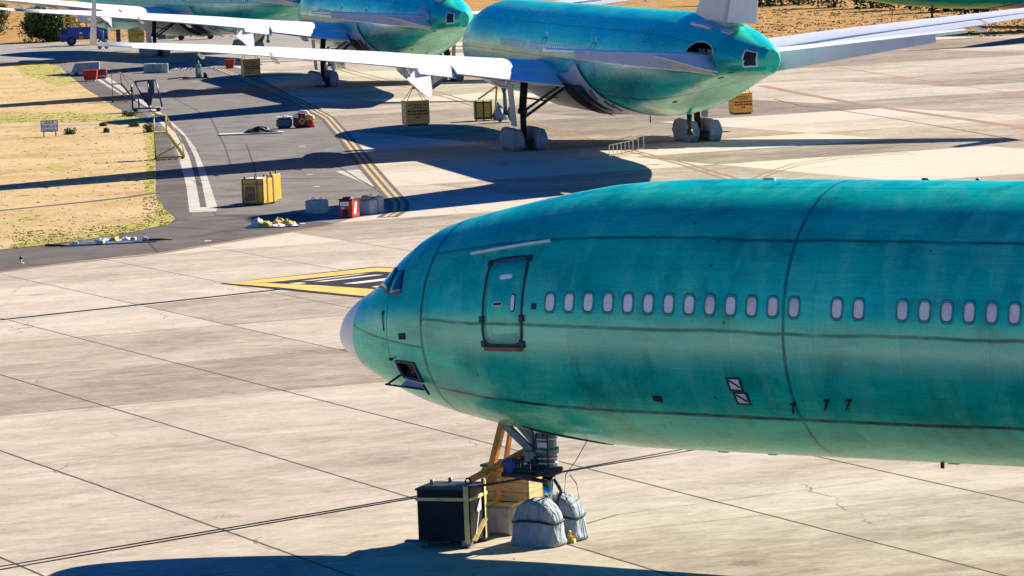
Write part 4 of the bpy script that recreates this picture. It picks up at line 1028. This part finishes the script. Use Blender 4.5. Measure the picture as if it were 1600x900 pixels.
# sign
t = put('sign', 78, 214, 0, 0, label='pale blue sign reading IDLE THRUST ONLY standing in dry grass', cat='sign')
m = MB(); m.box((0, 0, .78), (1.20, .05, .78), bevel=.01); bd = m.build('board', M['sign_face'], t)
m = MB()
for x, z, a, b in ((0, 1.155, 1.2, .035), (0, .405, 1.2, .035), (-.585, .78, .035, .78), (.585, .78, .035, .78)): m.box((x, -.035, z), (a, .02, b))
m.build('border', M['text'], t)
text_mesh('IDLE\nTHRUST\nONLY', .30, M['text'], 'lettering', t, (0, -.032, .93), (R(90), 0, 0), sx=1.08)
for x in (-.42, .42):
    m = MB(); m.box((x, .05, .3), (.07, .06, .6)); m.build('leg', M['text'], t)
# platforms and stairs
def stair(px, py, label, mt, h=2.6, w=1.0, L=1.9, rz=0.0, brace=True, steps=9, rail=.035):
    t = put('access_stair', px, py, rz, .3, label=label, cat='access stair')
    top = h*.62
    m = MB()
    for y in (-w/2, w/2):
        m.tube([(-L/2, y, 0), (-L/2, y, h)], rail, 6); m.tube([(-L/2, y, h), (-L/2+.75, y, h)], rail, 6); m.tube([(-L/2+.75, y, h), (-L/2+.75, y, 0 if not brace else top)], rail, 6)
        m.tube([(-L/2+.75, y, h), (L/2, y, .95)], rail*.8, 6); m.tube([(L/2, y, .95), (L/2+.1, y, .05)], rail*.8, 6)
    m.tube([(-L/2, -w/2, h), (-L/2, w/2, h)], rail, 6); m.tube([(-L/2, -w/2, h*.82), (-L/2, w/2, h*.82)], rail, 6); m.build('handrail', M[mt], t)
    m = MB()
    for y in (-w/2, w/2):
        m.bar((-L/2+.75, y, top), (L/2+.1, y, .1), .06, .14)
        if brace: m.bar((-L/2, y, .15), (L/2-.1, y, .95), .05)
        m.bar((-L/2, y, .12), (L/2+.1, y, .12), .06)
    m.box((-L/2+.37, 0, top), (.8, w+.05, .08)); m.build('frame', M[mt], t)
    for k in range(steps):
        u = (k+.5)/steps; m = MB(); m.box((-L/2+.75+(L+-.65)*u, 0, top*(1-u)), (.20, w-.05, .03)); m.build('tread', M[mt], t)
    for x, y in ((-L/2, -w/2), (-L/2, w/2), (L/2, -w/2), (L/2, w/2)):
        m = MB(); m.tube([(x, y-.03, .08), (x, y+.03, .08)], .08, 10); m.build('wheel', M['black'], t)
    return t
stair(264, 249, 'yellow wheeled access stair beside the pale gutter strip', 'yellow', h=2.75, w=1.0, L=1.7, rz=.05)
stair(192, 159, 'rusty red access stand behind the dark blue stair', 'rust', h=2.4, w=.9, L=1.7, rz=.1, steps=6)
# dark blue stair stand
t = put('access_stair', 229, 175, .05, .4, label='dark blue wheeled access stair with open cage beside the grass', cat='access stair')
m = MB()
for y in (-.55, .55):
    for a, b in (((-1.1, 2.2), (-1.1, .3)), ((-1.1, .3), (.9, .3)), ((-.85, 2.4), (.8, 2.45)), ((.8, 2.45), (1.2, .3)), ((-.85, 2.4), (-.1, .8)), ((.2, 2.4), (.2, .3)), ((-.6, 1.0), (-.6, .3))):
        m.tube([(a[0], y, a[1]), (b[0], y, b[1])], .05, 6)
m.build('cage', M['dkblue'], t)
m = MB(); m.add([(-.45, -.45, 1.5), (.6, -.45, 1.5), (.35, -.45, .5), (.1, -.45, .5), (-.45, .45, 1.5), (.6, .45, 1.5), (.35, .45, .5), (.1, .45, .5)], [(0, 1, 2, 3), (4, 5, 6, 7), (0, 1, 5, 4), (1, 2, 6, 5), (2, 3, 7, 6), (3, 0, 4, 7)]); m.box((.42, 0, 1.9), (.45, .8, 1.1)); m.build('hopper', M['dkblue'], t)
m = MB(); m.box((0, 0, .26), (2.4, 1.1, .10)); m.build('chassis', M['white'], t)
for x, y in ((-.9, -.55), (.9, -.55), (-.9, .55), (.9, .55)):
    m = MB(); m.tube([(x, y-.06, .17), (x, y+.06, .17)], .17, 12); m.build('wheel', M['black'], t)
# bins and covered boat-shaped cart near the far grass corner
t = put('waste_bin', 141, 127, 0, .5, label='bright red waste bin beside the grey covered trailer', cat='bin')
m = MB(); m.add([(-.55, -.5, .12), (.55, -.5, .12), (.55, .5, .12), (-.55, .5, .12), (-.68, -.6, 1.0), (.68, -.6, 1.0), (.68, .6, 1.0), (-.68, .6, 1.0)], [(0, 1, 2, 3), (4, 5, 6, 7), (0, 1, 5, 4), (1, 2, 6, 5), (2, 3, 7, 6), (3, 0, 4, 7)]); m.build('tub', M['red'], t)
m = MB(); [m.box((x, -.1, .06), (.12, .9, .12)) for x in (-.4, .4)]; m.build('skid', M['white'], t)
m = MB(); m.box((0, 0, 1.02), (1.4, 1.25, .05)); m.build('rim', M['red'], t)
t = put('equipment_locker', 158, 124, 0, .9, label='dark maroon locker standing right of the red waste bin', cat='locker')
m = MB(); m.box((0, 0, .5), (.95, .8, .85), bevel=.03); m.build('body', M['darkred'], t)
m = MB(); m.box((0, -.41, .3), (.8, .02, .06)); m.box((0, 0, .05), (.9, .7, .08)); m.build('skid', M['white'], t)
t = put('covered_trailer', 133, 119, .03, 1.0, label='low trailer under a grey blue tarpaulin behind the red bin', cat='trailer')
m = MB(); m.add([(-1.4, -.6, .4), (1.3, -.6, .4), (1.3, .7, .4), (-1.4, .7, .4), (-1.0, -.5, 1.25), (1.35, -.45, 1.3), (1.35, .5, 1.3), (-1.0, .5, 1.2)], [(0, 1, 2, 3), (4, 5, 6, 7), (0, 1, 5, 4), (1, 2, 6, 5), (2, 3, 7, 6), (3, 0, 4, 7)]); m.build('tarpaulin', M['grey_tarp'], t)
m = MB(); m.box((0, 0, .28), (3.0, 1.2, .14)); m.build('chassis', M['white'], t)
for x in (-.9, .9): m = MB(); m.tube([(x, -.7, .2), (x, .7, .2)], .2, 10); m.build('wheel', M['black'], t)
# concrete blocks and green generator farther out
for k, (x, lb, w) in enumerate(((234, 'left concrete block of the far trio on grey pavement', 1.2), (248, 'middle concrete block of the far trio on grey pavement', .8), (257, 'right concrete block of the far trio on grey pavement', .7))):
    weight(x, 114, lb, w, .9, .05, group=None)
t = put('pallet_pump', 305, 124, .05, .5, label='green pump unit strapped on a low steel pallet', cat='pump')
m = MB(); m.box((0, 0, .12), (2.4, .9, .10)); m.build('pallet', M['dark_steel'], t)
m = MB(); m.box((.3, 0, .75), (.55, .6, 1.2), bevel=.08); m.tube([(.3, 0, 1.3), (.3, 0, 1.7)], .16, 10, r2=.06); m.build('pump_body', M['greenbox'], t)
m = MB(); m.tube([(.75, -.1, .35), (1.1, -.1, .35)], .25, 12); m.tube([(-.6, 0, .25), (-1.4, -.1, .2), (-2.6, 0, .1)], .06, 6); m.build('motor', M['black'], t)
m = MB(); m.box((.36, -.31, .8), (.3, .02, .5)); m.build('panel', M['white'], t)
t = put('scrap_pile', 283, 110, 0, .3, label='flat heap of black and white pipe scrap left of the green pump', cat='scrap heap')
m = MB()
for k in range(8): m.bar((-1.2+.28*k, -.3+.1*(k % 3), .08), (-.6+.28*k, .5-.12*(k % 4), .3-.05*(k % 3)), .10, .08)
m.build('pipe', M['dark_steel'], t)
m = MB()
for k in range(6): m.bar((-1.0+.33*k, -.4, .06), (-.4+.3*k, .2, .22), .08, .05)
m.build('board', M['white'], t)
t = put('scrap_pile', 330, 107, 0, .3, label='thin pale boards lying right of the green pump in the wing shadow', cat='scrap heap')
m = MB(); [m.bar((-1.2+.3*k, -.2, .05), (-.5+.4*k, .25, .1), .12, .06) for k in range(5)]; m.build('board', M['white'], t)
# drum set with hazard diamond
t = put('waste_drum', 470, 200, 0, .45, label='dark red drum with a yellow hazard diamond next to the blue drum', cat='drum')
m = MB(); m.box((0, 0, .5), (1.05, .8, .95), bevel=.16); m.build('body', M['darkred'], t)
m = MB(); m.add([(.1, -.415, .22), (.36, -.415, .48), (.1, -.415, .74), (-.16, -.415, .48)], [(0, 1, 2, 3)]); m.build('hazard_diamond', M['yellow'], t)
m = MB(); m.tube([(.1, -.41, .48), (.1, -.43, .48)], .09, 10); m.build('diamond_symbol', M['text'], t)
m = MB(); m.box((-.36, -.405, .84), (.38, .03, .22)); m.build('placard', M['sign_face'], t)
m = MB(); m.tube([(-.2, 0, .98), (0, 0, 1.14), (.4, 0, 1.12), (.62, 0, .85)], .10, 8); m.build('hose', M['film'], t)
t = put('waste_drum', 484, 200, 0, .6, label='small red drum with ochre wrap at the right of the hazard drum', cat='drum')
m = MB(); m.tube([(0, 0, 0), (0, 0, .75)], .30, 16); m.build('body', M['red'], t)
m = MB(); m.tube([(0, 0, .55), (0, 0, .80), (0, 0, .92)], [.33, .34, .2], 12); m.build('wrap', M['gold_cloth'], t)
t = put('waste_drum', 444, 201, 0, .45, label='wide blue green tub with white rim left of the red hazard drum', cat='drum')
m = MB(); m.box((0, 0, .38), (1.1, .8, .74), bevel=.18); m.build('body', M['teal_drum'], t)
m = MB(); m.box((0, 0, .78), (1.16, .86, .07), bevel=.03); heap(m, .1, 0, .8, .3, .12); m.build('rim', M['white_cloth'], t)
t = put('covered_pallet', 392, 210, .04, .3, label='flat pallet under black plastic with a white edge rail', cat='pallet')
m = MB(); m.box((0, 0, .07), (4.4, 1.2, .06)); m.build('rail', M['white'], t)
m = MB(); heap(m, .6, .1, .1, .7, .38, sx=1.7); m.build('plastic_cover', M['black'], t)
# red open bin below the wing
t = put('waste_bin', 359, 107, 0, .4, label='open orange red bin beside the brown slung crate', cat='bin')
m = MB(); m.add([(-.35, -.35, 0), (.35, -.35, 0), (.35, .35, 0), (-.35, .35, 0), (-.5, -.45, .85), (.5, -.45, .85), (.5, .45, .85), (-.5, .45, .85)], [(0, 1, 2, 3), (0, 1, 5, 4), (1, 2, 6, 5), (2, 3, 7, 6), (3, 0, 4, 7), (4, 5, 6, 7)]); m.build('tub', M['red'], t)
m = MB(); m.box((0, 0, .86), (1.06, .96, .05)); m.build('rim', M['red'], t)
# ladder racks lying below the second airliner
t = put('ladder_rack', 980, 244, .16, .6, label='pair of silver aluminium ladder racks lying on the apron shadow', cat='ladder')
def ladder(m, a, b, up, n):
    a, b = Vector(a), Vector(b); u = Vector((0, 0, up))
    m.bar(a, b, .05); m.bar(a+u, b+u, .05)
    for k in range(n+1): p = a+(b-a)*k/n; m.bar(p, p+u, .045)
m = MB(); ladder(m, (-1.1, -.3, .05), (.4, .1, .25), .62, 6); m.build('rack', M['chrome'], t)
m = MB(); ladder(m, (.45, .3, .25), (1.15, .6, .35), .8, 2); m.bar((-.4, .5, .9), (.5, .9, 1.1), .05); m.bar((-.9, .8, .05), (1.2, .9, .05), .05); m.build('rack', M['chrome'], t)

# ------------------------------------------------------------------ far left: lift vehicle, trailers, shrubs
t = put('service_vehicle', 131, 71, .05, 1.5, label='blue service vehicle with yellow lift railings beside the shrub', cat='service vehicle')
m = MB(); m.box((.4, 0, 1.45), (4.9, 2.0, 1.5), bevel=.08); m.build('body', M['blue'], t)
m = MB(); m.box((-2.45, 0, 1.25), (1.0, 1.9, 1.5), ry=R(-6), bevel=.12); m.box((-2.95, 0, .75), (.2, 1.9, .35)); m.build('cab', M['blue'], t)
m = MB(); m.box((-2.5, -.955, 1.65), (.6, .03, .5)); m.build('cab_window', M['black'], t)
for x in (-1.6, 2.3):
    m = MB(); m.tube([(x, -1.05, .55), (x, 1.05, .55)], .55, 16); wh = m.build('wheel', M['black'], t)
    m = MB(); m.tube([(x, -1.08, .55), (x, -1.0, .55)], .3, 12); m.build('hub', M['teal_drum'], wh)
m = MB()
for y in (-.9, .9):
    for z in (2.8, 3.4, 4.1): m.bar((-2.4, y, z), (3.0, y, z), .15)
    for x in (-2.4, -1.6, -.6, .3, 1.0, 2.0, 3.0): m.bar((x, y, 2.2), (x, y, 4.1), .15)
    m.bar((-1.8, y, 3.2), (-.3, y, 2.2), .12)
m.build('railing', M['yellow'], t)
m = MB(); m.box((-.35, -1.02, .95), (.55, .05, .35)); m.build('side_light', M['orange'], t)
m = MB(); [m.box((x, -1.015, z), (.35, .03, .2)) for x, z in ((-.4, 1.5), (1.0, 1.5), (1.15, 1.15), (.8, 1.3))]; m.build('side_plate', M['white'], t)
m = MB(); m.box((4.1, 0, 1.0), (.5, 1.4, 1.5)); m.build('rear_cabinet', M['dkblue'], t)
t = put('equipment_trailer', 308, 62, 0, 1, label='long yellow framed equipment trailer parked beyond the far wing', cat='trailer')
m = MB()
for y in (-.8, .8):
    m.bar((-3.8, y, .6), (3.8, y, .6), .18); m.bar((-3.8, y, 1.5), (2.5, y, 1.5), .12); m.bar((2.5, y, 1.5), (3.8, y, .9), .12)
    for x in (-3.8, -2.6, -.8, .8, 2.4): m.bar((x, y, .3), (x, y, 1.5), .12)
m.build('frame', M['strap'], t)
m = MB(); [m.box((x, 0, 1.05), (.5, 1.3, .5), ry=.4) for x in (-.6, .1, .8, 1.5)]; m.build('load', M['dark_steel'], t)
for x in (-2.0, 1.6): m = MB(); m.tube([(x, -.9, .35), (x, .9, .35)], .35, 12); m.build('wheel', M['black'], t)
t = put('storage_container', 260, 61, 0, 1, label='dark green storage box under the gear of the farthest airliner', cat='container')
m = MB(); m.box((0, 0, .85), (2.4, 1.6, 1.3), bevel=.04); m.build('body', M['teal_drum'], t)
m = MB(); m.box((0, 0, .12), (2.2, 1.4, .16)); m.build('skid', M['strap'], t)
t = put('field_crate', 531, 107, .1, .5, label='ochre ballast crate just right of the covered gear under the middle airliner', cat='crate')
m = MB(); m.box((0, 0, .7), (.9, .9, 1.2), bevel=.02); m.build('body', M['ochre'], t)
m = MB(); [m.box((x, -.46, .7), (.06, .03, 1.2)) for x in (-.4, .4)]; m.box((0, -.46, 1.25), (.9, .03, .08)); m.build('frame', M['dark_steel'], t)

# leafy shrubs: trunk, limbs and leaf clumps through the crown volume
def leaf_mat(name, a, b, c_):
    t = NT(name); P = t.coord('Object'); n = t.noise(P, .8, 4, .6); n2 = t.noise(P, 6, 3, .6)
    c = t.ramp(t.math('ADD', t.math('MULTIPLY', n, .55), t.math('MULTIPLY', n2, .45)), [(.35, a), (.52, b), (.66, c_)])
    t.b.inputs['Transmission Weight'].default_value = 0; return t.set(c, .6, spec=.3)
M['leaf'] = leaf_mat('dark_leaves', (.02, .045, .010), (.06, .11, .02), (.15, .21, .04))
M['weed'] = leaf_mat('weed_leaves', (.05, .08, .02), (.10, .14, .04), (.22, .24, .08))
M['straw'] = leaf_mat('straw_blades', (.34, .23, .10), (.50, .37, .17), (.62, .50, .27))
M['green_blades'] = leaf_mat('green_blades', (.24, .23, .04), (.42, .38, .08), (.55, .48, .13))
M['far_straw'] = leaf_mat('far_straw_blades', (.26, .14, .04), (.42, .25, .08), (.58, .40, .16))
def crown(w, d, h, n, leaf, seed, z0=0.25):
    rn = random.Random(seed); m = MB(); V = []; F = []
    cl = [(rn.uniform(-.75, .75)*w/2, rn.uniform(-.7, .7)*d/2, z0*0+h*(.10+.76*rn.random()), rn.uniform(.18, .30)*min(w, h*1.6)) for _ in range(40)]
    for k in range(n):
        c = rn.choice(cl); a, b = rn.uniform(0, 6.283), rn.uniform(-1, 1); r_ = c[3]*(rn.random()**.4); s_ = math.sqrt(1-b*b)
        p = Vector((c[0]+r_*s_*math.cos(a), c[1]+r_*s_*math.sin(a), max(.05, c[2]+r_*b*.85)))
        e = 1-((p.x/(w/2))**4); L = leaf*rn.uniform(.6, 1.4)
        u = Vector((rn.gauss(0, 1), rn.gauss(0, 1), rn.gauss(0, .7))).normalized(); v = u.cross(Vector((rn.gauss(0, 1), rn.gauss(0, 1), rn.gauss(0, 1)))).normalized()
        i = len(V); V += [p-u*L, p+v*L*.45, p+u*L, p-v*L*.45]; F.append((i, i+1, i+2, i+3))
    m.add(V, F); return m
def shrub(px, py, w, d, h, n, leaf, label, seed, mt='leaf', group=None):
    t = put('shrub', px, py, 0, d*.5, label=label, cat='shrub', group=group)
    crown(w, d, h, n, leaf, seed).build('crown', M[mt], t)
    rn = random.Random(seed); m = MB()
    for k in range(6): m.tube([(rn.uniform(-.2, .2), rn.uniform(-.2, .2), 0), (rn.uniform(-.3, .3)*w, rn.uniform(-.2, .2)*d, h*.45), (rn.uniform(-.38, .38)*w, rn.uniform(-.3, .3)*d, h*.85)], [.09, .05, .015], 6)
    m.build('stem', M['bark'], t); return t
shrub(72, 66, 6.4, 4.5, 4.0, 15000, .17, 'large dark green shrub left of the blue service vehicle', 3)
shrub(-18, 56, 4.8, 3.6, 4.2, 5000, .17, 'green shrub cut by the left picture edge above the grass', 4)
lab = ['low grey green weed tuft right of the pale sign', 'small green shrub at the right end of the path by the pavement edge', 'flat green weed beside the path, left of the small green shrub', 'short weed growing just above the path below the shadow', 'tiny weed tuft in the dry grass under the path middle', 'bushy green weed clump where the grass meets the blue stair']
for k, (x, y, w, h) in enumerate(((109, 211, 1.0, .45), (232, 208, .9, .65), (209, 199, .9, .35), (161, 198, .5, .3), (166, 208, .5, .35), (202, 183, 1.5, .45))):
    shrub(x, y, w, w*.7, h, 420, .07, lab[k], 20+k, 'weed')
# grass tufts (stuff)
def in_poly(x, y, P):
    c = False; j = len(P)-1
    for i in range(len(P)):
        if (P[i][1] > y) != (P[j][1] > y) and x < (P[j][0]-P[i][0])*(y-P[i][1])/(P[j][1]-P[i][1])+P[i][0]: c = not c
        j = i
    return c
def tufts(name, test, n, xr, yr, hr, wr, mt, label_, seed, z=.03):
    rn = random.Random(seed); V = []; F = []; k = 0; tries = 0
    while k < n and tries < n*20:
        tries += 1; px, py = rn.uniform(*xr), rn.uniform(*yr)
        if not test(px, py): continue
        p = G(px, py); k += 1
        for b in range(5):
            a = rn.uniform(0, 6.28); w = rn.uniform(*wr); h = rn.uniform(*hr); q = p+Vector((rn.gauss(0, w*1.5), rn.gauss(0, w*1.5), 0)); dx, dy = math.cos(a)*w, math.sin(a)*w; i = len(V)
            V += [(q.x-dx, q.y-dy, z), (q.x+dx, q.y+dy, z), (q.x+rn.gauss(0, h*.6), q.y+rn.gauss(0, h*.6), z+h)]; F.append((i, i+1, i+2))
    m = MB(); m.add(V, F); me = bpy.data.meshes.new(name); me.from_pydata(m.v, [], m.f); me.materials.append(M[mt]); o = link(bpy.data.objects.new(name, me)); tag(o, label_, 'grass', kind='stuff')
isl = lambda x, y: in_poly(x, y, gi) and not (abs(y-(200-x*.035)) < 4.5 and x < 220) and not abs(y-(330-.115*x)) < 4
tufts('dry_grass', isl, 500, (-60, 280), (99, 392), (.02, .05), (.03, .08), 'straw', 'dry straw coloured grass on the island by the pavement', 1)
def greenish(x, y): return isl(x, y) and ((y < 125 and x > 35) or 176+x*.02 < y < 192 or (y > 365-x*.06 and x > 20) or x > 228-abs(y-260)*.05)
tufts('green_grass', greenish, 900, (-60, 280), (99, 392), (.02, .06), (.03, .08), 'green_blades', 'yellow green grass along the edges of the island', 2)
tufts('field_grass', lambda x, y: y < 58 and (x > 1170 or x < 400), 1500, (-20, 1640), (2, 60), (.06, .18), (.08, .22), 'far_straw', 'coarse brown grass on the field behind the airliners', 5, .015)

for k, (x, y, w, h) in enumerate(((1128, 8, 5, 5), (1185, 10, 7, 6), (1245, 8, 6, 6), (1305, 12, 7, 6), (1365, 13, 6, 5), (1425, 15, 7, 6), (1480, 19, 6, 6), (1535, 24, 6, 5))):
    shrub(x, y, w, 4, h, 1500, .28, ('dense dark green bush in the far hedge at the upper right, ' + ('left end', 'second from the left', 'third from the left', 'fourth from the left', 'fourth from the right', 'third from the right', 'second from the right', 'right end')[k]), 50+k, 'leaf', 'bushes of the far hedge')

M['green_growth'] = grass('green_growth', ((.26, .22, .06), (.38, .34, .09), (.50, .44, .17)), (.44, .34, .16), 3)
rn = random.Random(12)
for k, (outl, lb) in enumerate(((( (20, 101), (70, 99), (92, 104), (112, 122), (118, 132), (90, 136), (60, 124), (35, 116)), 'green grass at the far corner of the island'), (((-40, 182), (40, 178), (110, 176), (170, 177), (215, 184), (228, 190), (170, 190), (90, 189), (-40, 197)), 'yellow green grass strip along the upper path'), (((228, 205), (240, 205), (243, 250), (243, 300), (228, 304), (224, 280), (230, 250)), 'green grass fringe by the dark shoulder'), (((246, 316), (262, 333), (274, 343), (262, 351), (225, 359), (180, 368), (130, 376), (80, 382), (30, 388), (10, 386), (60, 372), (130, 366), (190, 354), (236, 342)), 'yellow green grass along the curved front edge of the island'))):
    P_ = []
    for i, p in enumerate(outl):
        q = outl[(i+1) % len(outl)]; n_ = max(2, int(math.dist(p, q)/6))
        for j in range(n_): P_.append((p[0]+(q[0]-p[0])*j/n_+rn.uniform(-2.5, 2.5), p[1]+(q[1]-p[1])*j/n_+rn.uniform(-.8, .8)))
    m = MB(); cx = sum(p[0] for p in P_)/len(P_); m.add([(*G(*p)[:2], .034) for p in P_], [tuple(range(len(P_)))]); tag(m.build('green_growth', M['green_growth']), lb, 'grass', kind='stuff')
